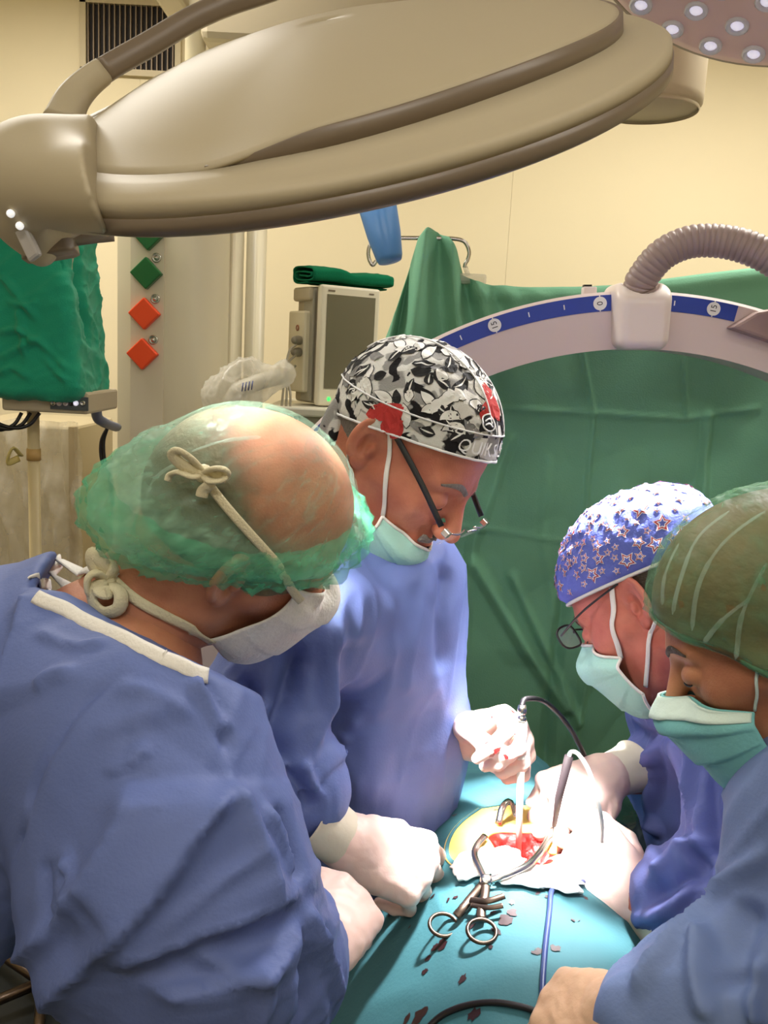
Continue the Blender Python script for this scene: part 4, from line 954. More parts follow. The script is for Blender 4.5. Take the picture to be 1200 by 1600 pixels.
d0 = deg(937, 472); step = (deg(937, 472)-deg(771, 503))/3
marks = []
for i in range(-1, 13): marks.append((d0-step*i, {0: '0', 3: '15', 6: '30', 9: '45', 12: '60'}.get(i)))
marks.append((deg(1113, 488), '15')); marks.append((deg(1053, 478), None))
rm = (b0+b1)/2
for (a, tx) in marks:
    if abs(a-d0+step*-1) < 1e-6 and tx is None: continue
    rr0, rr1 = (b0, b1) if tx else (b0+.012, b1-.010); da = .0011/rm
    V, F = arcband(rr0, rr1, -.0024, -.001, a-da, a+da, 2); linkmesh('scale_tick', V, F, M_print, arc, smooth=False)
    if tx:
        c = ap(rm, a, -.0030); rad = nrm(ap(1, a)-ac); tg = np.cross(rad, [0, -1.0, 0])
        V, F = lathe([(0, -.001), (.0135, -.001), (.0135, .001), (0, .001)], c, (0, -1, 0), 24); linkmesh('scale_disc', V, F, M_print, arc, smooth=False)
        tv, tf = text_mesh(tx, .017); V = c+np.array([0, -.0016, 0])+tv[:, :1]*(-rad)*.0+tv[:, :1]*(rad)*1.0+tv[:, 1:2]*(np.cross(np.array([0, -1., 0]), rad)); linkmesh('scale_number', V, tf, M_ink, arc, smooth=False)
# hose connector and corrugated hose over the top
cb = PY(1000, 494, YA-.02); zz = nrm([UP[0], 0, UP[2]]); xx = np.array([zz[2], 0, -zz[0]])
cw, chh = np.linalg.norm(PY(1041, 494, YA)-PY(959, 494, YA))/2, np.linalg.norm(PY(1000, 447, YA)-PY(1000, 543, YA))/2
RB = np.stack([xx, [0, 1, 0], zz], 1)
def conn_f(p): 
    q = (p-cb)@RB; tt = np.clip(q[:, 2]/chh, -1, 1); q2 = q.copy(); q2[:, 0] = q[:, 0]/(1+.05*tt)
    d = rbox(q2, (0, .03, 0), (cw, .075, chh*1.1), .022); d = smax(d, (q-[0, -.045, chh*.52])@nrm([0, -.62, .78]), .012); return smax(d, -cap(q, (0, .012, chh*.1), (0, .0, chh+.1), .037), .006)
v, f = surf(conn_f, cb-.16, cb+.16, .0035); linkmesh('hose_connector', v, f, M_white, arc)
hp = resample([cb+zz*chh*.30+[0, .012, 0], cb+zz*chh*.75+[0, .008, 0], PY(1001, 440, YA-.02), PY(1030, 402, YA-.04), PY(1068, 381, YA-.05), PY(1110, 376, YA-.06), PY(1160, 384, YA-.08), PY(1215, 410, YA-.10), PY(1270, 460, YA-.10), PY(1296, 520, YA-.04), PY(1300, 560, YA+.06)], 420)
L_h = np.concatenate([[0], np.cumsum(np.linalg.norm(np.diff(hp, axis=0), axis=1))]); ph = (L_h/.0115) % 1.0; rad = .0285+.0035*np.sqrt(np.maximum(0, 1-(2*ph-1)**2))
V, F = tube(hp, rad, 20); linkmesh('corrugated_hose', V, F, M_hose, arc)
# grey carriage at the right, and the base column of the machine (out of view)
q = [PY(1142, 512, YA-.03), PY(1185, 487, YA-.03), PY(1300, 470, YA-.03), PY(1300, 570, YA-.03), PY(1200, 532, YA-.03)]
V, F = prism(q, (0, .17, 0)); bevel(linkmesh('carriage_cover', V, F, mat('carriage_mauve', (158, 134, 132), .4), arc, smooth=False), .006)
pb = ap(Ro, math.radians(62)); bevel(linkmesh('carriage', *bx(pb[0]-.02, pb[0]+.30, YA-.03, YA+.17, pb[2]-.25, pb[2]+.12), M_white, arc, smooth=False), .02)
bevel(linkmesh('base_unit', *bx(pb[0]+.02, pb[0]+.42, YA-.10, YA+.24, .06, pb[2]-.10), M_white, arc, smooth=False), .02)
for sx in (.08, .36):
    for sy in (-.06, .2):
        V, F = lathe([(0, 0), (.03, .004), (.036, .03), (.03, .07), (0, .07)], (pb[0]+sx, YA+sy, 0), (0, 0, 1), 14); linkmesh('caster', V, F, M_dark, arc)
c = ap(Ro+.004, deg(925, 450), .03); V, F = boxv(c, (.014, .012, .010), RB); bevel(linkmesh('latch', V, F, M_white, arc, smooth=False), .003); V, F = boxv(c+zz*.011-xx*.004, (.008, .008, .003), RB); linkmesh('latch_clip', V, F, M_dark, arc, smooth=False)

# ================================================================== the four people of the surgical team
def floor_pt(p): return np.array([p[0], p[1], 0.0])
def legs(hip, side, fwd):
    fwd = nrm([fwd[0], fwd[1], 0]); sd = np.array([-fwd[1], fwd[0], 0])*side
    h = np.asarray(hip)+sd*.10; k = floor_pt(h)+np.array([0, 0, .50])+fwd*.02; a = floor_pt(h)+np.array([0, 0, .085]); t = floor_pt(h)+fwd*.15+np.array([0, 0, .035])
    return ([h-[0, 0, .05], k, a], [.085, .055, .042]), ([a-[0, 0, .04]-fwd*.03, t], [.040, .034])
CLUTCH = [(62, 78, 40), (66, 82, 42), (70, 84, 44), (74, 84, 44)]
FIST = [(72, 88, 50), (76, 90, 52), (80, 90, 52), (82, 88, 50)]
RELAX = [(24, 30, 16), (28, 34, 18), (32, 38, 20), (36, 40, 22)]
PEN = [(42, 58, 28), (50, 66, 34), (64, 80, 44), (70, 84, 46)]

# ------------------------------------------------------------------ left foreground: bald man seen from behind
LH = Frame(P(382, 828, .90), (.78, .42, -.44), (.60, -.18, .66), 1.04)
L_neck = LH.loc(P(195, 985, .90)[None])[0]
Lsr, Lel, Lwr = P(218, 1165, .76), P(318, 1470, .74), P(478, 1502, .83)
Lsl, Lel2, Lwr2 = P(270, 1200, 1.0), P(290, 1350, 1.0), P(390, 1440, .98)
L_t = [P(165, 1050, .90), P(-10, 1180, .90), P(-330, 1370, .92)]
Lhip = P(-440, 1460, .92); Lbase = floor_pt(Lhip)
perL = thing('person', 'bald person in blue gown and see-through green bouffant, seen from behind at left', 'person', Lbase, 'surgical team around the table')
la, fa = legs(Lhip, 1, (1, .1)); lb, fb_ = legs(Lhip, -1, (1, .1))
bodyL = body_mesh(perL, LH, L_neck, L_t+[Lhip], [.095, .12, .12, .13], [([Lsr, Lel, Lwr], [.042, .034, .026]), ([Lsl, Lel2, Lwr2], [.042, .034, .026]), ([L_t[0], Lsr], [.07, .055]), ([L_t[0], Lsl], [.07, .055]), la, lb, fa, fb_], None, m=M_skinL, nr=.060)
def gownL_f(p):
    d = cap(p, L_t[0], L_t[1], .125, .175); d = smin(d, cap(p, L_t[1], L_t[2], .175, .185), .06)
    d = smin(d, cap(p, L_t[0]+[0, 0, -.02], Lsr, .105, .098), .07); d = smin(d, cap(p, L_t[0]+[0, 0, -.05], Lsl, .08, .075), .06)
    a = chain(p, [Lsr, Lsr*.45+Lel*.55+[-.01, 0, 0], Lel], [.098, .104, .090], .05); a = smin(a, chain(p, [Lel, Lel*.4+Lwr*.6+[0, 0, -.015], Lwr+(Lwr-Lel)*-.24], [.088, .066, .044], .04), .05)
    b = chain(p, [Lsl, Lel2, Lwr2], [.085, .075, .05], .04)
    d = smin(d, a, .035); d = smin(d, b, .05)
    d = smin(d, chain(p, [L_t[2], Lhip+[-.02, 0, -.05], floor_pt(Lhip)+[0, 0, .42]], [.19, .20, .22], .06), .06)
    cut = np.maximum(np.maximum(-(p-_nA)@_nN, np.linalg.norm(p-_nC, axis=1)-.25), -(p-_nA)@_nT)
    return smax(d, -cut, .006)
_nA, _nB, _nC = P(47, 918, .80), P(328, 1050, .84), P(215, 930, .92)
_nN = nrm(np.cross(_nA-CAM, _nB-CAM)); _nN = _nN if _nN@(P(215, 850, .82)-_nA) > 0 else -_nN; _nT = nrm(_nB-_nA)
v, f = surf(gownL_f, (-1.12, .35, .38), (.02, 1.25, 1.62), .0045)
n = vnormals(v, f); v0 = v
L_str = [([(192, 1052), (130, 1100), (95, 1150), (55, 1230), (36, 1310), (24, 1470)], .004, -.004),
    ([(235, 1165), (205, 1187), (170, 1210)], .008, .004, 's'), ([(348, 1225), (300, 1300), (240, 1385), (150, 1490), (88, 1565)], .050, .014, 'e'),
    ([(88, 1565), (150, 1490), (240, 1385), (300, 1300), (348, 1225)], .008, .003, 's'),
    ([(0, 1525), (60, 1465), (135, 1390), (190, 1290), (200, 1215)], .060, .020, 'e'), ([(165, 1395), (110, 1455), (40, 1512), (-10, 1545)], .022, -.016),
    ([(385, 1332), (330, 1372), (250, 1440)], .008, .004, 's'), ([(360, 1220), (378, 1280), (395, 1330), (415, 1415)], .030, .010, 'e'),
    ([(345, 1210), (372, 1290), (390, 1350)], .008, .005, 's'), ([(465, 1400), (350, 1440), (270, 1465), (180, 1495)], .035, .016, 'e'), ([(235, 1530), (330, 1528), (415, 1490), (462, 1445)], .030, .014, 'e'),
    ([(470, 1420), (500, 1480), (530, 1560)], .012, .009, 's'), ([(455, 1470), (480, 1540), (470, 1600)], .014, -.010), ([(0, 1122), (32, 1020), (46, 930)], .040, .014, 'e'),
    ([(70, 1000), (120, 1012), (170, 1005)], .008, .004, 's'), ([(300, 1060), (330, 1100), (352, 1150)], .010, .008, 's'), ([(315, 1060), (340, 1110), (352, 1180)], .006, -.006),
    ([(395, 1260), (430, 1320), (448, 1375)], .010, .009, 's'), ([(420, 1260), (445, 1330), (452, 1390)], .010, -.008), ([(80, 1340), (85, 1400), (95, 1440)], .006, -.005), ([(105, 1330), (130, 1365), (120, 1400)], .007, .006, 's'), ([(120, 1330), (110, 1370), (100, 1420)], .006, .004, 's'), ([(380, 1490), (400, 1540), (390, 1600)], .010, .008, 's'), ([(300, 1480), (380, 1510), (430, 1490)], .010, .007, 's'),
    ([(180, 1075), (250, 1090), (300, 1120)], .010, .003, 's'), ([(150, 1150), (210, 1120), (260, 1110)], .012, .003, 's'), ([(60, 1080), (80, 1060), (120, 1050)], .010, .005, 's')]
v = crease(v, n, gownL_f, L_str, 1.3)
ff = np.exp(-((np.linalg.norm(v-Lwr, axis=1))/.16)**2)+.5*np.exp(-((np.linalg.norm(v-Lel, axis=1))/.16)**2)
v = gown_noise(v, n, .0028, 7.0, P(88, 1565, .70)-P(348, 1225, .75), 2.0); v = gown_noise(v, n*ff[:, None], .005, 13, P(480, 1450, .8)-P(200, 1500, .74), 5.0)
gownL = linkmesh('gown', v, f, M_gownL, perL)
LHand = Hand(P(482, 1492, .85), P(530, 1410, .92)-P(482, 1492, .85), P(540, 1360, .72)-P(530, 1450, .86), 1, hand_joints(FIST), 1.0)
gl = LHand.build('glove', M_glove, perL); glove_cuff(LHand, perL, P(455, 1540, .79), r0=.033, r1=.044, length=.06)
LHand2 = Hand(Lwr2, P(405, 1510, 1.0)-Lwr2, (0, 0, 1), -1, hand_joints(RELAX)); LHand2.build('glove', M_glove, perL, h=.003)
# neck binding: two white bands that meet at the back
def headL(p): return head_sdf(LH.loc(p), L_neck, 1, .060)*LH.s
bandpx = [(46, 912), (90, 930), (140, 950), (185, 977), (225, 1003), (262, 1020), (296, 1032), (328, 1046)]
def bandmesh(px, gf, w, name='neck_binding', m=None, par=None, off=.004, n=40):
    q = resample(hit(px, gf), n); q = project(gf, q, off, it=2, lim=.01); N = grad(gf, q); N /= np.linalg.norm(N, axis=1, keepdims=True)+1e-9
    N = 0.5*N+0.5*np.array([-.1, -.7, .7]); q = q+N*(.0016*noise3(q*60))[:, None]
    V, F, uv = ribbon(q, w, N, .0018); return linkmesh(name, V, F, m or M_hem, par)
uL = lambda p: np.minimum(gownL_f(p), headL(p))
_gv = np.array([x.co[:] for x in gownL.data.vertices])+ORG['gown' if gownL.name == 'gown' else gownL.name]; _t = (_gv-_nA)@_nT; _m = (np.abs((_gv-_nA)@_nN) < .005) & (np.linalg.norm(_gv-_nC, axis=1) < .27); _ln = (_nB-_nA)@_nT
_bq = []
for _k in range(26):
    _s = _m & (np.abs(_t-_ln*(.0+1.0*_k/25)) < .010)
    if _s.sum(): _c = _gv[_s]; _bq.append(_c[np.argmin(_c@FW)])
_bq = resample(np.array(_bq)[::2], 60)
for _ in range(6): _bq[1:-1] = .5*_bq[1:-1]+.25*(_bq[2:]+_bq[:-2])
_bq = _bq-FW*.004+(.0012*noise3(_bq*60))[:, None]*np.array([0, -.7, .7])
V, F, uv = ribbon(_bq, .013, np.tile(nrm(-FW+.5*UP), (60, 1)), .0022); linkmesh('neck_binding', V, F, M_hem, perL)
bandmesh([(52, 905), (78, 912), (98, 922), (96, 880), (118, 884), (150, 893), (185, 905)], uL, .011, par=perL)

# hair, cap
fL = lambda q: core_sdf(q)
D, az, el = cap_dirs(lambda a: math.radians(-34+24*math.cos(a)), 110, 30)
G = wrap(fL, C0, D, .0022+.0006*noise3(D*20)); V, F, uv = sheet(LH.w(G.reshape(-1, 3)).reshape(G.shape), None, True)
top_ = np.radians(8-34*np.cos(az))[:, None]; den = sstep(.30, -.25, el-top_+.18*noise3(D*5)); density(linkmesh('hair', V, F, M_hairfade, bodyL), den.ravel())
D, az, el = cap_dirs(lambda a: math.radians(-16+20*math.cos(a)-4*abs(math.sin(a))), 160, 60, tilt=.15)
A = az[:, None]+0*el; bk = np.abs(np.abs(A)-np.pi)
bag = np.exp(-(bk/.95)**2)*np.exp(-((el-math.radians(-24))/.38)**2)
side = np.exp(-((el-math.radians(0))/.26)**2)
q = D*1.0
off = .005+.040*bag+.008*side+.003*ridged(q*np.array([6, 6, 9]))*(.15+side+bag)+.004*noise3(q*9)*(side+bag)
off[:, 0:2] *= .35; off[:, 2] *= .7
off = np.maximum(off, .0035); G = wrap(fL, C0, D, off); V, F, uv = sheet(LH.w(G.reshape(-1, 3)).reshape(G.shape), None, True)
capL = linkmesh('bouffant_cap', V, F, M_bouffant, perL); de = .8+2.8*bag+2.2*side+2.2*(1-np.minimum(1, np.abs(noise3((D@basis((.5, .3, .8), (0, 1, .2)))*np.array([1.3, 7, 9])))*2.4))**7+1.0*(1-np.minimum(1, np.abs(noise3((D@basis((.1, .9, .5), (1, 0, .2)))*np.array([2, 13, 11])+4))*2.4))**7; density(capL, de.ravel())
rimrow = LH.w(G[:, 0]); V, F = tube(rimrow, .0036, 8, closed=True); linkmesh('elastic_hem', V, F, M_bouffant2, capL)
rag = .004+.010*np.abs(noise3(D[:, :16]*11))+.006*np.maximum(0, ridged(D[:, :16]*8)); rag *= np.clip((15-np.arange(16))/6, .1, 1)[None]
G2 = wrap(fL, C0, D[:, :16], off[:, :16]+rag); V, F, uv = sheet(LH.w(G2.reshape(-1, 3)).reshape(G2.shape), None, True)
linkmesh('gathered_edge', V, F, M_bouffant2, capL)
# tie-on mask seen from behind: cotton ties, two bows, white mask body at the cheek
obL, GL = mask_patch('face_mask', LH, mask_sdf, lambda u: 30+8*u*u, lambda u: -58+30*u*u, (64, 98), M_maskw, perL, pleats=3, off=.005)
capf = lambda p: np.minimum(fL(LH.loc(p))*LH.s-.010, headL(p))
def px_on(px, d0=.5, d1=1.3, f=None): return hit(px, f or capf, d0, d1)
strap('upper_tie', capf, px_on([(322, 748), (350, 785), (385, 825), (415, 858), (436, 884)]).tolist()+[GL[0, 2].tolist()], .0085, M_tie, obL, off=.004)
strap('lower_tie', capf, px_on([(180, 908), (215, 938), (260, 962), (300, 980)]).tolist()+[GL[0, -3].tolist()], .010, M_tie, obL, off=.003)
filmL = lambda p: fL(LH.loc(p))*LH.s-.0085
for px in ([(300, 706), (350, 690), (408, 684)], [(228, 800), (240, 752), (282, 722)], [(215, 836), (262, 872), (330, 892), (400, 872)], [(330, 884), (338, 908), (336, 932)], [(262, 868), (258, 900), (268, 926)]):
    strap('film_fold', filmL, px_on(px, f=filmL), np.array([.0008]+[.0024]*11+[.0036]*11+[.001]), M_fold, capL, off=.001, thick=.0006)
def bow(c, nrm_, name, loops, par, r=.0036):
    parts = []
    for lp in loops: parts.append(tube(resample([np.asarray(x) for x in lp], 22), r, 8, flat=(1.5, .7)))
    parts.append((lambda vf: vf)(lathe([(0, -.007), (.006, -.005), (.0085, 0), (.006, .005), (0, .007)], c, nrm_, 12)))
    V, F = join(*parts); return linkmesh(name, V, F, M_tie, par)
k1 = px_on([(318, 738)])[0]; z1 = float((k1-CAM)@FW)-.008
B = lambda x, y, dz=0.0: P(x, y, z1+dz)
bow(B(318, 740), -FW, 'tie_bow', [[B(318, 738), B(298, 716, -.012), B(278, 704, -.016), B(271, 712, -.012), B(290, 730, -.006), B(316, 741)],
    [B(318, 740), B(335, 732, -.012), B(352, 734, -.014), B(352, 742, -.008), B(338, 744, -.004), B(320, 742)],
    [B(318, 742), B(330, 752, -.008), B(348, 750, -.010), B(350, 742, -.006)], [B(316, 742), B(300, 745, -.006), B(280, 738, -.004), B(266, 742, 0), B(262, 752, 0)], [B(320, 744), B(328, 756, -.006), B(318, 766, -.002), B(315, 776, 0)]], obL)
k2 = px_on([(165, 905)])[0]; z2 = float((k2-CAM)@FW)-.010
B2 = lambda x, y, dz=0.0: P(x, y, z2+dz)
bow(B2(168, 908), -FW, 'tie_bow', [[B2(170, 905), B2(160, 880, -.01), B2(148, 866, -.012), B2(142, 874, -.008), B2(150, 892, -.004), B2(166, 908)],
    [B2(166, 905), B2(150, 895, -.012), B2(137, 905, -.014), B2(140, 925, -.010), B2(160, 915, -.004)],
    [B2(168, 912), B2(188, 925, -.014), B2(186, 950, -.016), B2(162, 957, -.014), B2(145, 940, -.012), B2(146, 918, -.012), B2(165, 908, -.006)],
    [B2(168, 906), B2(178, 890, -.006), B2(176, 880, 0)], [B2(166, 912), B2(156, 922, -.016), B2(164, 928, -.018), B2(170, 920, -.01)]], obL, r=.0048)

# ------------------------------------------------------------------ centre: surgeon in the black and white printed cap
CH = Frame(P(636, 700, 1.20), (.70, -.36, -.64), (.56, -.20, .84), 1.10)
C_neck = CH.loc(P(548, 830, 1.27)[None])[0]
Csr, Cel, Cwr = P(480, 965, 1.15), P(385, 1150, 1.09), P(528, 1298, 1.10)
Csl, Cel2, Cwr2 = P(618, 950, 1.46), P(655, 1120, 1.46), P(712, 1148, 1.32)
C_t = [P(560, 935, 1.31), P(570, 1150, 1.35), P(490, 1400, 1.40)]
Chip = P(395, 1560, 1.42); Cbase = floor_pt(Chip)
perC = thing('person', 'person in a blue gown and floral print cap and half-rim glasses, holding the white rod', 'person', Cbase, 'surgical team around the table')
la, fa = legs(Chip, 1, (1, -.3)); lb, fb_ = legs(Chip, -1, (1, -.3))
bodyC = body_mesh(perC, CH, C_neck, C_t+[Chip], [.10, .115, .12, .13], [([Csr, Cel, Cwr], [.042, .034, .026]), ([Csl, Cel2, Cwr2], [.042, .034, .026]), ([C_t[0], Csr], [.07, .055]), ([C_t[0], Csl], [.07, .055]), la, lb, fa, fb_], None, m=M_skinC, nr=.060)
def gownC_f(p):
    d = chain(p, [C_t[0], C_t[1], C_t[2]], [.135, .135, .150], .05)
    d = smin(d, cap(p, C_t[0]+[0, 0, -.02], Csr, .10, .085), .06); d = smin(d, cap(p, C_t[0]+[0, 0, -.02], Csl, .10, .085), .06)
    d = smin(d, cap(p, P(612, 900, 1.30), P(590, 1300, 1.33), .085, .085), .08)
    a = chain(p, [Csr, Cel, Cel*.45+Cwr*.55, Cwr-(Cwr-Cel)*.42], [.088, .075, .060, .0405], .03); b = chain(p, [Csl, Cel2, Cwr2-(Cwr2-Cel2)*.45], [.080, .066, .042], .03)
    d = smin(d, a, .03); d = smin(d, b, .03)
    return smin(d, chain(p, [C_t[2], Chip, floor_pt(Chip)+[0, 0, .42]], [.14, .15, .17], .06), .05)
v, f = surf(gownC_f, (-.48, .80, .38), (.42, 1.85, 1.65), .0052)
n = vnormals(v, f)
C_str = [([(528, 955), (518, 1020), (505, 1100), (482, 1195)], .016, .012, 's'), ([(560, 1108), (540, 1150), (520, 1192)], .010, .009, 's'), ([(545, 1000), (540, 1060), (536, 1120)], .022, -.010),
    ([(460, 1000), (455, 1080), (440, 1150), (450, 1200)], .018, -.024), ([(370, 1060), (385, 1085), (402, 1112)], .012, -.014), ([(355, 1090), (385, 1108), (420, 1100)], .012, .012, 's'),
    ([(372, 1148), (405, 1160), (432, 1172), (440, 1200)], .014, -.016), ([(385, 1170), (430, 1182), (455, 1200)], .012, .012, 's'), ([(440, 1200), (470, 1230), (492, 1262)], .012, -.012), ([(470, 1190), (485, 1225), (500, 1250)], .012, .012, 's'),
    ([(610, 880), (640, 1000), (650, 1120)], .05, .012), ([(700, 880), (690, 960), (685, 1050)], .018, -.010), ([(580, 1010), (590, 1120), (570, 1260)], .045, .010), ([(490, 860), (500, 900), (490, 950)], .014, -.010)]
v = crease(v, n, gownC_f, C_str, 1.4); v = gown_noise(v, n, .007, 7.5, (.12, 0, 1), 9.0)
ff = (np.exp(-(seg_dist(v, [Cel, Cwr])/.10)**2)+np.exp(-(seg_dist(v, [Cel2, Cwr2])/.10)**2))*np.clip((np.minimum(np.linalg.norm(v-Cwr, axis=1), np.linalg.norm(v-Cwr2, axis=1))-.07)/.08, .05, 1)
v = gown_noise(v, n*ff[:, None], .007, 14, Cwr-Cel+[0, .2, .1], 4.0)
gownC = linkmesh('gown', v, f, M_gownC, perC)
# right hand: closed on the drape edge at the wound
CHr = Hand(Cwr+nrm(Cwr-Cel)*.02, P(690, 1345, 1.13)-P(545, 1300, 1.11), P(650, 1180, .95)-P(650, 1330, 1.12), 1, hand_joints([(48, 42, 20), (54, 50, 24), (60, 56, 28), (66, 60, 30)], thumb=((.028, .030, -.014), (.066, .046, -.030), (.098, .040, -.040), (.124, .030, -.044))), 1.08)
CHr.build('glove', M_glove, perC); glove_cuff(CHr, perC, P(480, 1272, 1.08), r0=.033, r1=.042, length=.078)
# left hand: holds the rod between thumb and fingers, seen from the palm side
CHl = Hand(P(732, 1150, 1.29), P(822, 1142, 1.20)-P(732, 1150, 1.29), P(800, 1050, 1.42)-P(800, 1150, 1.26), -1, hand_joints([(50, 62, 30), (56, 76, 40), (62, 88, 50), (66, 90, 50)], thumb=((.028, .030, -.014), (.062, .046, -.036), (.092, .034, -.050), (.112, .016, -.052))), 1.08)
CHl.build('glove', M_glove, perC); glove_cuff(CHl, perC, Cwr2+(Cwr2-P(815, 1142, 1.20))*.5, r0=.033, r1=.042, length=.07)
def smear(hand, px, size, parent, seed):
    r = random.Random(seed); c = hit([px], hand.f)[0]; t1, t2 = RT, UP; ro = r.uniform(0, 3); pts = [c]
    for k in range(16):
        t = 2*np.pi*k/16; q = size*(.55+.45*r.random())*np.array([math.cos(t), .5*math.sin(t)]); pts.append(c+t1*(q[0]*math.cos(ro)-q[1]*math.sin(ro))+t2*(q[0]*math.sin(ro)+q[1]*math.cos(ro)))
    q = project(hand.f, np.array(pts), .0014, it=3); linkmesh('blood_smear', q, [(0, 1+k, 1+(k+1) % 16) for k in range(16)], M_freshblood, parent)
for i, (x, y, s_) in enumerate([(762, 1160, .010), (776, 1172, .008), (800, 1112, .006), (826, 1120, .005), (756, 1150, .009), (806, 1148, .006), (790, 1182, .006), (768, 1180, .007), (770, 1120, .004), (785, 1128, .003)]): smear(CHl, (x, y), s_, perC, i)
headC = lambda p: head_sdf(CH.loc(p), C_neck, 1, .060)*CH.s
uC = lambda p: np.minimum(gownC_f(p), headC(p))
bandmesh([(512, 792), (530, 806), (550, 822), (575, 838), (600, 852)], uC, .012, par=perC)

# face details
def face_strip(name, head, f, pts, widths, m, parent, off=.0008):
    q = project(f, resample(pts, 16), off); N = grad(f, q); N /= np.linalg.norm(N, axis=1, keepdims=True); w = np.interp(np.linspace(0, 1, 16), np.linspace(0, 1, len(widths)), widths)
    V, F, uv = ribbon(q, w, N, .0012); return linkmesh(name, head.w(V), F, m, parent)
def eyes(head, m_brow, parent, body, lash=.0022):
    for s in (1, -1):
        face_strip('eyebrow', head, core_sdf, [(.094, .012*s, .017), (.088, .030*s, .023), (.072, .050*s, .016)], [.006, .008, .003], m_brow, body)
        face_strip('eyelashes', head, core_sdf, [(.088, .020*s, -.0125), (.091, .032*s, -.0135), (.082, .046*s, -.012)], [.001, lash, .001], M_ink, body, off=.0012)
eyes(CH, M_hairgrey, perC, bodyC)
hairC, az, el = cap_dirs(lambda a: math.radians(-46+46*math.cos(a)), 80, 10)
sel = np.abs(az) > 1.85
G = wrap(core_sdf, C0, hairC[sel][:, :6], .0035)
def lobed(G, head, name, m, par, t=-.001):
    half = len(G)//2
    for g in (G[:half], G[half:]):
        V, F, uv = sheet(head.w(g.reshape(-1, 3)).reshape(g.shape), t); linkmesh(name, V, F, m, par)
lobed(G, CH, 'hair', M_hairgrey, bodyC)
# moustache
G = np.stack([project(core_sdf, np.array([(.100-.25*abs(y)**1.0*.35, y, z) for y in np.linspace(-.028, .028, 14)]), .0045) for z in (-.051, -.056, -.061)], 1)
V, F, uv = sheet(CH.w(G.reshape(-1, 3)).reshape(G.shape), -.003); linkmesh('moustache', V, F, M_hairgrey, bodyC)
obC, GC = mask_patch('face_mask', CH, mask_sdf, lambda u: -12+2*u*u, lambda u: -72+32*u*u, 62, M_maskg, perC, pleats=3, off=.003)
V, F = tube(GC[:, 0], .0022, 6); linkmesh('mask_edge', V, F, M_maskw, obC); V, F = tube(GC[0], .0022, 6); linkmesh('mask_edge', V, F, M_maskw, obC)
fCw = lambda p: (head_sdf(CH.loc(p), C_neck, 1, .060))*CH.s
for row, a in ((0, (-.004, -.080, .022)), (-1, (-.030, -.076, -.030))):
    s0 = GC[0, row]; strap('ear_loop', fCw, [s0, .5*(s0+CH.w(a))+[0, -.012, 0], CH.w(a)], .0062, M_maskw, obC, off=.002)
# printed tie-back cap
def rimC(a): return math.radians(-8+20*math.cos(a))
D, az, el = cap_dirs(rimC, 120, 34, tilt=.12)
q = D
off = .0065+.0016*ridged(q*8)+.002*noise3(q*6)
G = wrap(core_sdf, C0, D, off); GW = CH.w(G.reshape(-1, 3)).reshape(G.shape)
def cap_print(name, base, dark, grey, accent):
    m = mat(name, base, 0.8, bump=0.25, bscale=500, spec=0.2); nt = m.node_tree; N = nt.nodes; L = nt.links; b = bsdf(m); tc = N.new('ShaderNodeTexCoord')
    def warp(scale, amt, seed):
        n = N.new('ShaderNodeTexNoise'); n.inputs['Scale'].default_value = scale; n.inputs['Detail'].default_value = 1.5; n.inputs['Distortion'].default_value = amt
        mp = N.new('ShaderNodeMapping'); mp.inputs['Location'].default_value = (seed, seed*.7, seed*1.3); L.new(tc.outputs['Object'], mp.inputs['Vector']); L.new(mp.outputs[0], n.inputs['Vector']); return n.outputs['Fac']
    def thr(fac, a, w=.015):
        r = N.new('ShaderNodeMapRange'); r.inputs[1].default_value = a-w; r.inputs[2].default_value = a+w; L.new(fac, r.inputs[0]); return r.outputs[0]
    def mixc(fac, c1, c2):
        x = N.new('ShaderNodeMixRGB'); L.new(fac, x.inputs[0])
        for i, c in ((1, c1), (2, c2)):
            if isinstance(c, tuple): x.inputs[i].default_value = (*lin(c), 1)
            else: L.new(c, x.inputs[i])
        return x.outputs[0]
    c = mixc(thr(warp(20, 1.6, 1), .54), base, grey)
    c = mixc(thr(warp(22, 2.2, 5), .55), c, dark)
    L.new(c, b.inputs['Base Color']); return m
M_capC = cap_print('floral_cap_print', (214, 212, 206), (30, 28, 30), (150, 148, 144), (190, 48, 42))
V, F, uv = sheet(GW, .0012, True); capC = linkmesh('printed_cap', V, F, M_capC, perC)
fcapC = lambda q: core_sdf(q)-.0085
def on_capC(pts): return project(fcapC, pts, .0)
def piping(name, pts, r, closed, par, head, f, m, off=.0006):
    q = project(f, pts, off); V, F = tube(head.w(q), r, 6, closed=closed); return linkmesh(name, V, F, m, par)
V, F = tube(CH.w(G[:, 0]), .0018, 6, closed=True); linkmesh('piping', V, F, M_print, capC)
V, F = tube(CH.w(wrap(core_sdf, C0, D[:, 7], off[:, 7]+.0012)), .0012, 6, closed=True); linkmesh('piping', V, F, M_print, capC)
for yy in (-.034, .034):
    pts = np.array([C0+np.array([math.cos(t)*.12, yy*(1-.25*abs(math.cos(t))), math.sin(t)*.12]) for t in np.linspace(math.radians(36), math.radians(165), 40)])
    G3 = wrap(core_sdf, C0, (pts-C0)/np.linalg.norm(pts-C0, axis=1, keepdims=True), .0095); V, F = tube(CH.w(G3), .0012, 6); linkmesh('piping', V, F, M_print, capC)
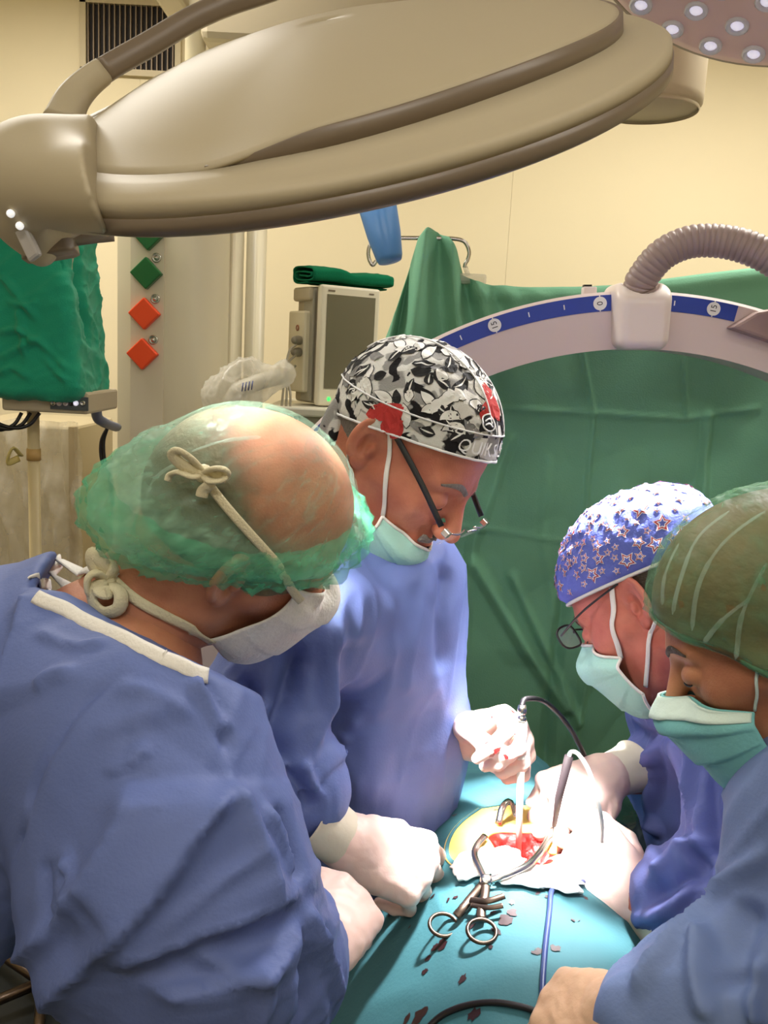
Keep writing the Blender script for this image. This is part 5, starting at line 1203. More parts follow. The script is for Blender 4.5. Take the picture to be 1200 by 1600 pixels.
# printed leaves, lettering and emblem on the cap: flat print that follows the cloth
def dirT(a, e, tilt=.12):
    d = np.stack([np.cos(e)*np.cos(a), np.cos(e)*np.sin(a), np.sin(e)], -1); c, s_ = math.cos(tilt), math.sin(tilt); return np.stack([c*d[..., 0]-s_*d[..., 2], d[..., 1], s_*d[..., 0]+c*d[..., 2]], -1)
def offC(d): return .0065+.0016*ridged(d*8)+.002*noise3(d*6)
r3 = random.Random(11); LV, LF, LI = [], [], []
M_leafk = mat('print_black', (26, 25, 27), .8); M_leafg = mat('print_grey', (126, 124, 122), .8); M_leafw = mat('print_white', (226, 224, 218), .8); M_leafr = mat('print_red', (178, 44, 40), .8)
def leaf(a, e, ln, wd, rot, bend, mi, lift):
    n_ = 9; t = np.linspace(0, 1, n_); ww = wd*np.sin(np.pi*t**.8)**.9; th_ = rot+bend*(t-.5); cx = np.cumsum(np.cos(th_))*ln/n_; cy = np.cumsum(np.sin(th_))*ln/n_; cx -= cx.mean(); cy -= cy.mean()
    pts = np.stack([np.stack([cx-np.sin(th_)*ww*k, cy+np.cos(th_)*ww*k], -1) for k in (-1, -.33, .33, 1)], 1)
    d = dirT(a+pts[..., 0]/.105/max(.25, math.cos(e)), e+pts[..., 1]/.105)
    o = len(LV)*0+sum(len(x) for x in LV); g_ = wrap(core_sdf, C0, d, offC(d)+lift); LV.append(g_.reshape(-1, 3))
    for i in range(n_-1):
        for j in range(3): LF.append((o+i*4+j, o+(i+1)*4+j, o+(i+1)*4+j+1, o+i*4+j+1)); LI.append(mi)
for _ in range(150):
    a = r3.uniform(-np.pi, .9); e = math.asin(r3.uniform(-.05, .99)); 
    if e < rimC(a)+.16 or e > 1.35: continue
    k = r3.random(); rot = r3.uniform(0, 6.28); bend = r3.uniform(-1.9, 1.9); ln = r3.uniform(.020, .040); lf = r3.uniform(.0004, .0010)
    mi = 0 if k < .60 else (1 if k < .72 else 2)
    if mi == 2: leaf(a, e, ln*1.08, .0076, rot, bend, 0, lf)
    leaf(a, e, ln, .0065, rot, bend, mi, lf+.0003)
    if mi == 0 and r3.random() < .7: leaf(a, e, ln*.8, .0011, rot, bend, 2, lf+.0006)
for (a, e) in ((-1.75, .06), (-1.45, .02), (-1.55, .16), (-.25, .95), (-.1, .80), (-.30, .78)):
    for k in range(3): leaf(a+r3.uniform(-.08, .08), e+r3.uniform(-.05, .05), .034, .0095, r3.uniform(.8, 2.2), r3.uniform(-.8, .8), 3, .0011+.0002*k)
linkmesh('leaf_print', CH.w(np.concatenate(LV)), LF, None, capC, smooth=False, mats=[M_leafk, M_leafg, M_leafw, M_leafr], midx=LI)
tv, tf = text_mesh('QUIKSILVER', .0225)
ta_ = -.12+tv[:, 0]/.108; te = rimC(0)+.085+tv[:, 1]/.108-.02*0; d = dirT(ta_, np.array([rimC(x) for x in ta_])+.13+tv[:, 1]/.108)
linkmesh('cap_lettering', CH.w(wrap(core_sdf, C0, d, offC(d)+.0022)), tf, M_print, capC, smooth=False)
for nm, r0_, r1_ in (('emblem', .0090, .0108),):
    t = np.linspace(0, 2*np.pi, 36, endpoint=False); rows = []
    for rr_ in (r0_, (r0_+r1_)/2, r1_):
        rows.append(dirT(-.33+rr_*np.cos(t)/.085, .62+rr_*np.sin(t)/.108))
    dd = np.stack(rows, 1); g_ = wrap(core_sdf, C0, dd, offC(dd)+.0022); V, F, uv = sheet(CH.w(g_.reshape(-1, 3)).reshape(g_.shape), .0003, True); emb = linkmesh(nm, V, F, M_print, capC, smooth=False)
    dd = np.stack([dirT(-.33+k*.0089*np.cos(t)/.085, .62+k*.0089*np.sin(t)/.108) for k in (.02, .5, 1)], 1); g_ = wrap(core_sdf, C0, dd, offC(dd)+.0018); V, F, uv = sheet(CH.w(g_.reshape(-1, 3)).reshape(g_.shape), .0003, True); linkmesh('emblem_ground', V, F, M_leafk, emb, smooth=False)
    for k, (y0, am) in enumerate(((.002, .0026), (-.0022, .0018))):      # crest and wave strokes inside the ring
        x = np.linspace(-.0062, .0062, 14); y = y0+am*np.cos(x/.0062*2.2)-.0008*k; dd = np.stack([dirT(-.33+x/.085, .62+(y+w_e)/.108) for w_e in (-.0011, .0011)], 1)
        g_ = wrap(core_sdf, C0, dd, offC(dd)+.0024); V, F, uv = sheet(CH.w(g_.reshape(-1, 3)).reshape(g_.shape), .0003); linkmesh('emblem_stroke', V, F, M_print, emb, smooth=False)
# tails of the cap tied at the nape
for k, (px) in enumerate([[(578, 592), (548, 616), (525, 645), (508, 692)], [(570, 612), (535, 640), (515, 672), (505, 712)]]):
    q = np.array([P(x, y, 1.175+.006*k) for x, y in px]); q = resample(q, 18); V, F, uv = ribbon(q, np.linspace(.020, .030, 18), np.tile(-FW+UP*.3, (18, 1)), .003); linkmesh('cap_tail', V, F, M_capC, capC)

# glasses: black temples, half-rim lenses low on the nose
gC = thing('glasses', 'black and silver half-rim glasses low on the nose of the person in the floral cap', 'glasses', CH.w((.12, 0, -.02)))
hz = -.008
for s in (1, -1):
    pts = [CH.w(x) for x in ((-.012, .080*s, .028), (.0, .080*s, .026), (.06, .076*s, .008), (.112, .070*s, hz-.004))]
    V, F = tube(resample(pts, 16), .0034, 8, flat=(.6, 1.25)); linkmesh('temple_arm', V, F, M_dark, gC)
    V, F = boxv(CH.w((.121, .068*s, hz-.006)), (.005, .005, .004), CH.R); bevel(linkmesh('hinge', V, F, M_steel, gC, smooth=False), .001)
    rim = [CH.w((.124+.004*math.sin(t*np.pi), s*(.066-.050*t), hz-.004-.0*t)) for t in np.linspace(0, 1, 10)]
    V, F = tube(rim, .0014, 6); linkmesh('rim', V, F, M_steel, gC)
    th = np.linspace(0, np.pi, 14); lens = [CH.w((.124+.003*math.sin(t)-.010*math.sin(t), s*(.041+.024*math.cos(t)), hz-.006-.026*math.sin(t)**.7)) for t in th]
    V, F = prism(lens, CH.R[:, 0]*.0014); linkmesh('lens', V, F, M_lens, gC, smooth=False)
V, F = tube(resample([CH.w((.128, .017, hz-.003)), CH.w((.131, 0, hz+.001)), CH.w((.128, -.017, hz-.003))], 8), .0014, 6); linkmesh('bridge', V, F, M_steel, gC)

# ------------------------------------------------------------------ right: surgeon in the star-printed cap
SH = Frame(P(1008, 932, 1.24), (-.62, .40, -.68), (-.44, .38, .82), 1.06)
S_neck = SH.loc(P(1105, 1020, 1.28)[None])[0]
Ssl, Sel, Swr = P(1165, 1160, 1.12), P(1190, 1400, 1.04), P(1000, 1410, 1.10)
Ssr, Sel2, Swr2 = P(1060, 1110, 1.44), P(1075, 1215, 1.42), P(960, 1210, 1.30)
S_t = [P(1140, 1110, 1.30), P(1170, 1280, 1.32), P(1230, 1480, 1.34)]
Ship = P(1280, 1560, 1.36)
perS = thing('person', 'person in blue gown and star-printed cap with glasses, holding the grey cutting pencil', 'person', floor_pt(Ship), 'surgical team around the table')
la, fa = legs(Ship, 1, (-1, 0)); lb, fb_ = legs(Ship, -1, (-1, 0))
bodyS = body_mesh(perS, SH, S_neck, S_t+[Ship], [.10, .115, .12, .13], [([Ssl, Sel, Swr], [.042, .034, .026]), ([Ssr, Sel2, Swr2], [.042, .034, .026]), ([S_t[0], Ssl], [.07, .055]), ([S_t[0], Ssr], [.07, .055]), la, lb, fa, fb_], None, m=M_skinS, nr=.058)
def gownS_f(p):
    d = chain(p, S_t, [.125, .140, .150], .05)
    d = smin(d, cap(p, S_t[0], Ssl, .10, .088), .06); d = smin(d, cap(p, S_t[0], Ssr, .085, .072), .05)
    a = chain(p, [Ssl, Sel, Sel*.4+Swr*.6, Swr-(Swr-Sel)*.22], [.088, .080, .064, .043], .03); b = chain(p, [Ssr, Sel2, Swr2-(Swr2-Sel2)*.48], [.072, .060, .041], .03)
    d = smin(d, a, .03); d = smin(d, b, .03)
    return smin(d, chain(p, [S_t[2], Ship, floor_pt(Ship)+[0, 0, .42]], [.15, .16, .18], .06), .05)
v, f = surf(gownS_f, (.24, .78, .38), (1.0, 1.75, 1.48), .0054)
n = vnormals(v, f)
S_str = [([(1040, 1090), (1030, 1180), (1022, 1290), (1020, 1340)], .014, .016, 's'), ([(1078, 1130), (1075, 1230), (1060, 1330)], .010, .012, 's'), ([(1055, 1100), (1052, 1200), (1045, 1330)], .014, -.014), ([(1110, 1180), (1105, 1260), (1120, 1340)], .022, -.016),
    ([(1095, 1200), (1092, 1290), (1105, 1350)], .012, .012, 's'), ([(990, 1140), (1020, 1148), (1045, 1135)], .012, -.012), ([(945, 1150), (990, 1158), (1030, 1180)], .010, .010, 's'), ([(1000, 1085), (1015, 1110), (1030, 1120)], .010, .009, 's'),
    ([(1010, 1370), (1060, 1330), (1120, 1310)], .014, .012, 's'), ([(1000, 1400), (1060, 1380), (1110, 1330)], .014, -.014), ([(1030, 1320), (1080, 1352), (1120, 1360)], .012, .012, 's'), ([(985, 1440), (1040, 1420), (1090, 1370)], .012, .012, 's'), ([(1150, 1250), (1160, 1300), (1190, 1330)], .014, .012, 's')]
v = crease(v, n, gownS_f, S_str, 1.5); v = gown_noise(v, n, .008, 8, (-.1, 0, 1), 4.0)
ff = (np.exp(-(seg_dist(v, [Sel, Swr])/.10)**2)+np.exp(-(seg_dist(v, [Sel2, Swr2])/.10)**2))*np.clip((np.minimum(np.linalg.norm(v-Swr, axis=1), np.linalg.norm(v-Swr2, axis=1))-.07)/.08, .05, 1)
v = gown_noise(v, n*ff[:, None], .008, 14, Swr-Sel+[0, .1, .1], 4.0)
gownS = linkmesh('gown', v, f, M_gownS, perS)
headS = lambda p: head_sdf(SH.loc(p), S_neck, 1, .058)*SH.s
SHr = Hand(P(948, 1215, 1.28), P(850, 1258, 1.20)-P(948, 1215, 1.28), P(880, 1120, 1.15)-P(880, 1230, 1.22), 1, hand_joints(PEN, thumb=((.028, .030, -.014), (.066, .044, -.034), (.096, .030, -.048), (.116, .014, -.056))), 1.08)
SHr.build('glove', M_glove, perS); glove_cuff(SHr, perS, P(1040, 1178, 1.34), r0=.032, r1=.040, length=.07)
SHl = Hand(P(1002, 1412, 1.11), P(944, 1342, 1.14)-P(1002, 1412, 1.11), P(1022, 1285, 1.0)-P(972, 1375, 1.13), -1, hand_joints([(40, 50, 24), (46, 56, 28), (52, 60, 30), (58, 64, 32)]), 1.08)
SHl.build('glove', M_glove, perS); glove_cuff(SHl, perS, P(1040, 1440, 1.08), r0=.033, r1=.042, length=.06)
eyes(SH, M_hairgrey, perS, bodyS)
hD, az, el = cap_dirs(lambda a: math.radians(-40+44*math.cos(a)), 80, 10)
lobed(wrap(core_sdf, C0, hD[np.abs(az) > 1.8][:, :6], .003), SH, 'hair', M_hairdark, bodyS)
obS, GS = mask_patch('face_mask', SH, mask_sdf, lambda u: 24-26*u*u, lambda u: -66+28*u*u, 64, M_maskg, perS, pleats=3, off=.006)
for e in (GS[:, 0], GS[:, -1], GS[-1]):
    V, F = tube(e, .0022, 6); linkmesh('mask_edge', V, F, M_maskw, obS)
s0 = GS[-1, 0]; strap('ear_loop', headS, [s0, .5*(s0+SH.w((.0, .080, .024))), SH.w((.0, .080, .024))], .0075, M_maskw, obS, off=.003)
s0 = GS[-1, -1]; strap('ear_loop', headS, [s0, .5*(s0+SH.w((-.02, .078, -.035))), SH.w((-.02, .078, -.035))], .006, M_maskw, obS, off=.003)
# cap with stars
D, az, el = cap_dirs(lambda a: math.radians(-2+4*math.cos(a)), 120, 34, tilt=.10)
A = az[:, None]+0*el
off = .011+.016*np.exp(-((np.abs(np.abs(A)-np.pi))/.8)**2)*np.exp(-((el-.5)/.5)**2)+.0025*ridged(D*np.array([5, 7, 6]))+.002*noise3(D*9)
off[:, 0] = .005; off[:, 1] = .007
M_capS = mat('star_cap_blue', (96, 108, 190), 0.75, var=0.08, vscale=20, bump=0.25, bscale=400, spec=0.25)
GSc = wrap(core_sdf, C0, D, off); V, F, uv = sheet(SH.w(GSc.reshape(-1, 3)).reshape(GSc.shape), .0012, True); capS = linkmesh('printed_cap', V, F, M_capS, perS)
V, F = tube(SH.w(GSc[:, 0]), .0028, 6, closed=True); linkmesh('cap_binding', V, F, M_hem, capS)
M_red = mat('star_red', (168, 36, 48), 0.7); M_starw = mat('star_white', (236, 232, 236), 0.7)
r2 = random.Random(5)
def surf_pt(az_, el_):
    i = (az_+np.pi)/(2*np.pi)*120; i0 = int(i) % 120; fi = i-int(i); e = el[i0]; j = np.clip(np.searchsorted(e, el_), 1, 33); tt = (el_-e[j-1])/(e[j]-e[j-1]); tt = min(max(tt, 0), 1)
    a = GSc[i0, j-1]*(1-tt)+GSc[i0, j]*tt; i1 = (i0+1) % 120; b = GSc[i1, j-1]*(1-tt)+GSc[i1, j]*tt; return a*(1-fi)+b*fi
SV, SF, SI = [], [], []
cs = []
for _ in range(900):
    a = r2.uniform(-np.pi, np.pi); e = math.asin(r2.uniform(.0, 1)); rad = r2.choice([.0055, .0075, .0095, .012])
    i0 = int((a+np.pi)/(2*np.pi)*120) % 120
    if e < el[i0, 0]+.10 or e > 1.5: continue
    c = surf_pt(a, e)
    if any(np.linalg.norm(c-k) < (rad+kr)*.80 for k, kr in cs): continue
    cs.append((c, rad)); rot = r2.uniform(0, 6.28); nn = nrm(c-C0); t1 = nrm(np.cross(nn, [0.2, 0.1, 1])); t2 = np.cross(nn, t1)
    for (k, mi, lift) in ((1.0, 1, .0007), (.84, 0, .0011), (.62, 1, .0015), (.42, 2, .0019)):
        pts = [c]; 
        for s_ in range(10):
            ra = rad*k*(1.0 if s_ % 2 == 0 else .50); th = rot+s_*math.pi/5; pts.append(c+ra*(math.cos(th)*t1+math.sin(th)*t2))
        o = len(SV)
        for p_ in pts:
            dd = p_-C0; aa = math.atan2(*( (lambda w: (w[1], w[0]))(np.array([math.cos(.10)*dd[0]+math.sin(.10)*dd[2], dd[1]])) )); ez = math.asin(max(-1, min(1, (-math.sin(.10)*dd[0]+math.cos(.10)*dd[2])/np.linalg.norm(dd))))
            SV.append(surf_pt(aa, ez)+nn*(lift+.0004))
        for s_ in range(10): SF.append((o, o+1+s_, o+1+(s_+1) % 10)); SI.append(mi)
linkmesh('star_print', SH.w(np.array(SV)), SF, None, capS, smooth=False, mats=[M_red, M_starw, M_capS], midx=SI)
# glasses
gS = thing('glasses', 'thin black-rimmed glasses on the person in the star-printed cap', 'glasses', SH.w((.12, 0, -.01)))
for s in (1, -1):
    V, F = tube(resample([SH.w(x) for x in ((-.01, .080*s, .024), (.05, .078*s, .020), (.099, .070*s, .010))], 14), .0016, 6); linkmesh('temple_arm', V, F, M_dark, gS)
    th = np.linspace(0, 2*np.pi, 20, endpoint=False); ring = [SH.w((.102+.004*abs(math.cos(t)), s*(.040+.027*math.copysign(abs(math.cos(t))**.7, math.cos(t))), +.006+.016*math.copysign(abs(math.sin(t))**.7, math.sin(t)))) for t in th]
    V, F = tube(ring, .0016, 6, closed=True); linkmesh('rim', V, F, M_dark, gS); V, F = prism(ring, SH.R[:, 0]*.001); linkmesh('lens', V, F, M_lens, gS, smooth=False)
V, F = tube(resample([SH.w((.108, .014, .010)), SH.w((.112, 0, .014)), SH.w((.108, -.014, .010))], 8), .0014, 6); linkmesh('bridge', V, F, M_dark, gS)

# ------------------------------------------------------------------ far right: nurse with the green bouffant
NH = Frame(P(1205, 985, .84), (-.80, .28, -.53), (-.46, .25, .83), .98)
N_neck = NH.loc(P(1330, 1160, .88)[None])[0]
Nsr, Nel, Nwr = P(1300, 1290, .80), P(1260, 1530, .76), P(985, 1588, .80)
Nsl2 = P(1420, 1260, .66); Nel2 = P(1450, 1560, .60); Nwr2 = P(1300, 1800, .70)
N_t = [P(1380, 1250, .84), P(1430, 1450, .86), P(1500, 1700, .88)]
Nhip = P(1640, 1850, .86)
perN = thing('person', 'person in pale blue gown, aqua mask and olive bouffant over fair hair, right edge', 'person', floor_pt(Nhip), 'surgical team around the table')
la, fa = legs(Nhip, 1, (-1, .1)); lb, fb_ = legs(Nhip, -1, (-1, .1))
bodyN = body_mesh(perN, NH, N_neck, N_t+[Nhip], [.085, .10, .11, .12], [([Nsr, Nel, Nwr], [.045, .036, .027]), ([Nsl2, Nel2, Nwr2], [.045, .036, .027]), ([N_t[0], Nsr], [.06, .048]), ([N_t[0], Nsl2], [.06, .048]), la, lb, fa, fb_], None, thin=.95, m=M_skinN, nr=.048)
def gownN_f(p):
    d = chain(p, N_t, [.105, .125, .14], .05); d = smin(d, cap(p, N_t[0], Nsr, .09, .075), .05); d = smin(d, cap(p, N_t[0], Nsl2, .09, .075), .05)
    a = chain(p, [Nsr, Nel, Nel*.5+Nwr*.5, Nwr-(Nwr-Nel)*.10], [.085, .078, .058, .044], .03); b = chain(p, [Nsl2, Nel2, Nwr2], [.075, .068, .045], .03)
    d = smin(d, a, .04); d = smin(d, b, .03)
    return smin(d, chain(p, [N_t[2], Nhip, floor_pt(Nhip)+[0, 0, .42]], [.14, .15, .17], .06), .05)
v, f = surf(gownN_f, (.12, .38, .38), (.95, 1.10, 1.50), .0050)
n = vnormals(v, f)
N_str = [([(1200, 1330), (1120, 1400), (1040, 1490), (985, 1560)], .010, .010, 's'), ([(1170, 1400), (1150, 1470), (1160, 1560)], .018, -.012), ([(1100, 1440), (1090, 1520), (1110, 1600)], .014, .010, 's'), ([(1190, 1490), (1180, 1560), (1185, 1600)], .012, .010, 's')]
v = crease(v, n, gownN_f, N_str, 1.5); v = gown_noise(v, n, .008, 8, Nwr-Nel+[0, 0, -.1], 14.0)
gownN = linkmesh('gown', v, f, M_gownN, perN)
NHd = Hand(Nwr, P(850, 1592, .86)-Nwr, P(900, 1480, .74)-P(900, 1590, .84), 1, hand_joints([(30, 40, 20), (36, 46, 24), (44, 52, 26), (50, 56, 28)], thumb=((.028, .030, -.010), (.060, .060, -.010), (.092, .062, -.016), (.118, .054, -.026))), .98)
M_glove2 = mat('tan_glove', (206, 168, 136), 0.4, var=0.06, vscale=30, bump=0.15, bscale=110, sss=0.1)
NHd.build('glove', M_glove2, perN)
NHd2 = Hand(Nwr2, (-.5, .3, -.4), (0, 0, 1), -1, hand_joints(RELAX), .95); NHd2.build('glove', M_glove2, perN, h=.003)
headN = lambda p: head_sdf(NH.loc(p), N_neck, .95, .048)*NH.s
eyes(NH, M_hairdark, perN, bodyN, lash=.0060)
D, az, el = cap_dirs(lambda a: math.radians(-36+46*math.cos(a)-6*abs(math.sin(a))), 110, 34, tilt=.10)
A = az[:, None]+0*el
back = np.exp(-((np.abs(np.abs(A)-np.pi))/1.2)**2)
G = wrap(core_sdf, C0, D, .008+.030*back*np.exp(-((el-.1)/.7)**2)); V, F, uv = sheet(NH.w(G.reshape(-1, 3)).reshape(G.shape), .002, True); linkmesh('hair', V, F, M_hairblond, bodyN)
off = .012+.033*back*np.exp(-((el-.1)/.7)**2)+.004*ridged(D*np.array([5, 7, 6]))+.003*noise3(D*11); off[:, 0] = .008; off[:, 1] = .012
_fcov = lambda q: np.minimum(core_sdf(q, .95), ear_sdf(q))
G = wrap(_fcov, C0, D, np.minimum(off, .03)); GNw = NH.w(G.reshape(-1, 3)).reshape(G.shape); V, F, uv = sheet(GNw, None, True); capN = linkmesh('bouffant_cap', V, F, M_bouffantN, perN); density(capN, (1+.9*back+1.2*np.exp(-((el-el[:, :1])/.2)**2)+1.4*(1-np.minimum(1, np.abs(noise3((D@basis((.6, .1, .7), (0, 1, .2)))*np.array([1.2, 6, 7])))*2.4))**7+.8*(1-np.minimum(1, np.abs(noise3((D@basis((.9, .2, -.2), (0, 1, .2)))*np.array([1.6, 12, 11])+4))*2.4))**7).ravel())
V, F = tube(GNw[:, 0], .0035, 8, closed=True); linkmesh('elastic_hem', V, F, M_bouffant2, capN)
obN, GN = mask_patch('face_mask', NH, mask_sdf, lambda u: 17-17*u*u, lambda u: -62+26*u*u, 72, M_maskb, perN, pleats=4, off=.007, pl=.004)
_n = nrm(NH.R[:, 0])*.0025; V, F, uv = sheet(GN[:, 0:6]+_n-NH.R[:, 2]*.0, .002); linkmesh('nose_band', V, F, M_maskpale, obN)
s0 = GN[-1, 1]; strap('ear_loop', headN, [s0, .5*(s0+NH.w((.0, .080, .02))), NH.w((.0, .080, .02))], .003, M_maskpale, obN, off=.003, thick=.002)

filmN = lambda p: _fcov(NH.loc(p))*NH.s-.016
for px in ([(1140, 800), (1092, 840), (1066, 900), (1052, 960)], [(1196, 800), (1130, 850), (1094, 910), (1082, 985)], [(1172, 935), (1130, 968), (1100, 1004)], [(1062, 850), (1040, 900), (1036, 945)], [(1198, 880), (1160, 960), (1150, 1030)]):
    strap('film_fold', filmN, hit(px, filmN), np.array([.001]+[.0030]*11+[.0044]*11+[.001]), M_fold, capN, off=.001, thick=.0006)

# ================================================================== operating table, patient and drapes
TX = P(800, 1330, 1.15)[0]
table = thing('operating_table', 'operating table hidden under the teal drapes', 'table', (TX, 1.15, 0))
M_pad = mat('table_pad', (40, 44, 50), .6)
bevel(linkmesh('mattress', *bx(TX-.20, TX+.22, .30, 1.72, .76, .83), M_pad, table, smooth=False), .02); bevel(linkmesh('table_frame', *bx(TX-.18, TX+.20, .32, 1.70, .70, .76), M_steel, table, smooth=False), .005)
bevel(linkmesh('pedestal', *bx(TX-.12, TX+.12, 1.0, 1.3, .10, .70), M_steel, table, smooth=False), .02); bevel(linkmesh('base', *bx(TX-.16, TX+.20, .80, 1.50, 0, .10), M_steel, table, smooth=False), .02)
def top_h(x, y):
    """height of the draped back of the patient"""
    u = (x-TX-.02)/.235; ridge = 1.075-.05*np.clip((.98-y)/.4, 0, 2)-.10*sstep(1.22, 1.55, y)
    body = ridge-.19*np.abs(u)**2.3
    return np.maximum(body, .62+0*x)
def drape_surf(x, y):
    z = top_h(x, y); q = np.stack([x*5, y*5, 0*x], -1)
    side = np.clip((np.abs(x-TX-.02)-.20)/.15, 0, 1)
    return z+.006*noise3(q)+.005*ridged(q*np.array([1.2, .7, 1])+4)*(1+2*side)+.0035*(1-np.minimum(1, np.abs(noise3(q*np.array([2.2, 1.4, 1])+11))*2.2))**4
def hitz(px, off=0.0):
    out = []
    for r in rays(px):
        ds = np.linspace(.6, 1.9, 700); p = CAM+r*ds[:, None]; val = p[:, 2]-drape_surf(p[:, 0], p[:, 1])-off; i = int(np.argmax(val < 0)); 
        if val[i] >= 0: i = int(np.argmin(np.abs(val)))
        out.append(p[i])
    return np.array(out)
# the opening in the drape, an oval on the surface
oc = hitz([(826, 1316)])[0]; orx, ory = .105, .085
def hole(x, y): return np.hypot((x-oc[0])/orx, (y-oc[1])/ory)
wc = hitz([(826, 1322)])[0]
def skin_h(x, y):
    z = top_h(x, y)-.006; w = np.hypot((x-wc[0])/.050, (y-wc[1])/.048)
    return z
# drape as a polar sheet round the opening
nr_, na = 80, 200; a = np.linspace(0, 2*np.pi, na, endpoint=False); R_ = np.concatenate([np.linspace(1.0, 2.2, 26), np.linspace(2.25, 7.5, nr_-26)])
X = oc[0]+orx*R_[None]*np.cos(a)[:, None]; Y = oc[1]+ory*R_[None]*np.sin(a)[:, None]
Xc = np.clip(X, TX-.32, TX+.36); Yc = np.clip(Y, .36, 1.66)
Z = drape_surf(Xc, Yc); ex = np.maximum(np.abs(X-Xc), np.abs(Y-Yc)); Z = Z-.5*ex; Z = np.maximum(Z, .62)
Z[:, 0] += .004; Z[:, 1] += .003
G = np.stack([Xc, Yc, Z], -1); V, F, uv = sheet(G, -.0014, True)
drape = linkmesh('surgical_drape', V, F, M_patdrape, None, loc=(TX, 1.15, .4)); settag(drape, 'teal surgical drape spread over the patient around the open wound', 'drape')
# patient: one body lying face down, skin with iodine film at the opening
pat = thing('person', 'patient lying face down under the teal drape, only the wound area showing', 'person', (TX, 1.15, .87))
def pat_f(p):
    d = chain(p, [(TX, 1.50, .895), (TX, 1.20, .925), (TX, .85, .905)], [.07, .095, .08], .06)
    d = smin(d, ell(p, (TX+.02, 1.1, .915), (.155, .26, .09)), .05)
    for s in (-1, 1):
        d = smin(d, chain(p, [(TX+s*.08, .86, .90), (TX+s*.08, .50, .89), (TX+s*.08, .40, .88)], [.065, .052, .04], .03), .05); d = smin(d, chain(p, [(TX+s*.13, 1.48, .885), (TX+s*.15, 1.58, .88), (TX+s*.1, 1.64, .88)], [.05, .04, .035], .03), .04)
    d = smin(d, cap(p, (TX, 1.50, .89), (TX, 1.56, .89), .055), .03); return smin(d, ell(p, (TX, 1.58, .90), (.065, .08, .075)), .02)
v, f = surf(pat_f, (TX-.4, .2, .80), (TX+.4, 1.8, 1.15), .012); bodyP = linkmesh('body', v, f, M_skinC, pat)
# skin window: annulus that dips into the wound
rows = []; aa = np.linspace(0, 2*np.pi, 120, endpoint=False)
wrx, wry = .052, .042
wsh = 1+.10*np.sin(3*aa+.5)+.07*np.sin(5*aa+2)
for t in np.linspace(0, 1, 18):
    xo, yo = oc[0]+orx*1.05*np.cos(aa), oc[1]+ory*1.05*np.sin(aa); xi, yi = wc[0]+wrx*wsh*np.cos(aa), wc[1]+wry*wsh*np.sin(aa)
    x = xo*(1-t)+xi*t; y = yo*(1-t)+yi*t; z = drape_surf(x, y)*(1-t)+(top_h(x, y)-.003)*t+.001+.003*t*noise3(np.stack([x*30, y*30, 0*x], -1))+.004*sstep(.6, .95, t)-.006*sstep(.95, 1, t); rows.append(np.stack([x, y, z], -1))
G = np.stack(rows, 1); V, F, uv = sheet(G, -.002, True); linkmesh('filmed_skin', V, F, M_yellow, bodyP)
rows = []
for t in np.linspace(0, 1, 26):
    x = wc[0]+wrx*wsh*np.cos(aa)*(1.02-t*.98); y = wc[1]+wry*wsh*np.sin(aa)*(1.02-t*.98); q = np.stack([x*40, y*40, 0*x], -1)
    z = top_h(x, y)-.004-.030*sstep(0, .75, t)+(.006*ridged(q)+.004*noise3(q*2.3))*sstep(0, .3, t)*.9; rows.append(np.stack([x, y, z], -1))
G = np.stack(rows, 1); V, F, uv = sheet(G, -.002, True); linkmesh('wound', V, F, M_wound, bodyP)
# blood stains on the drape: flat marks that follow the cloth
def stain(px, size, m, name='blood_stain', seed=0):
    r = random.Random(seed); c = hitz([px])[0]; n = 14; pts = [c]
    el_ = r.uniform(.35, 1.0); ro = r.uniform(0, 6.28)
    for k in range(n):
        t = 2*np.pi*k/n; q = size*(.5+.5*r.random())*np.array([math.cos(t), el_*math.sin(t)]); pts.append(c+np.array([q[0]*math.cos(ro)-q[1]*math.sin(ro), q[0]*math.sin(ro)+q[1]*math.cos(ro), 0]))
    pts = np.array(pts); pts[:, 2] = drape_surf(pts[:, 0], pts[:, 1])+.0012; return linkmesh(name, pts, [(0, 1+k, 1+(k+1) % n) for k in range(n)], m, drape, smooth=False)
for i, (x, y, s) in enumerate([(790, 1440, .012), (775, 1455, .010), (800, 1428, .008), (770, 1428, .006), (738, 1448, .006), (690, 1478, .009), (680, 1482, .006), (722, 1532, .009), (838, 1490, .008), (842, 1486, .006), (868, 1484, .008), (856, 1402, .006), (840, 1398, .005), (735, 1402, .004), (700, 1408, .005), (712, 1404, .004), (676, 1402, .004), (608, 1432, .004), (640, 1450, .003), (766, 1482, .004), (655, 1590, .010), (635, 1594, .009), (740, 1586, .008), (668, 1500, .005), (664, 1520, .005), (895, 1440, .004), (915, 1405, .004), (800, 1412, .005), (905, 1440, .003), (710, 1275, .006), (766, 1262, .008), (776, 1266, .008)]):
    stain((x, y), s, M_blood, seed=i)
# dark glossy film pocket on the far right of the wound
pk = [(905, 1240), (950, 1225), (1000, 1232), (1040, 1260)]
nu, nv = 40, 30; rows = []
for i in range(nu):
    t = i/(nu-1); x = 900+150*t; tp = PY(x, 1222+12*math.sin(t*3), 1.42); bt = PY(x-10+20*t, 1372, 1.22)
    col = []
    for j in range(nv):
        s = j/(nv-1); q = tp*(1-s)+bt*s; q = q+np.array([0, -.02*math.sin(s*3.1), .015*math.sin(s*3.14)]); col.append(q)
    rows.append(col)
G = np.array(rows); G[..., 2] += .012*ridged(np.stack([G[..., 0]*16, G[..., 2]*8, 0*G[..., 0]], -1)); V, F, uv = sheet(G, .001)
o = linkmesh('film_pocket', V, F, M_darkfilm, None, loc=G.reshape(-1, 3).mean(0)); settag(o, 'dark glossy plastic fluid pocket hanging beside the right-hand gown', 'plastic pocket')

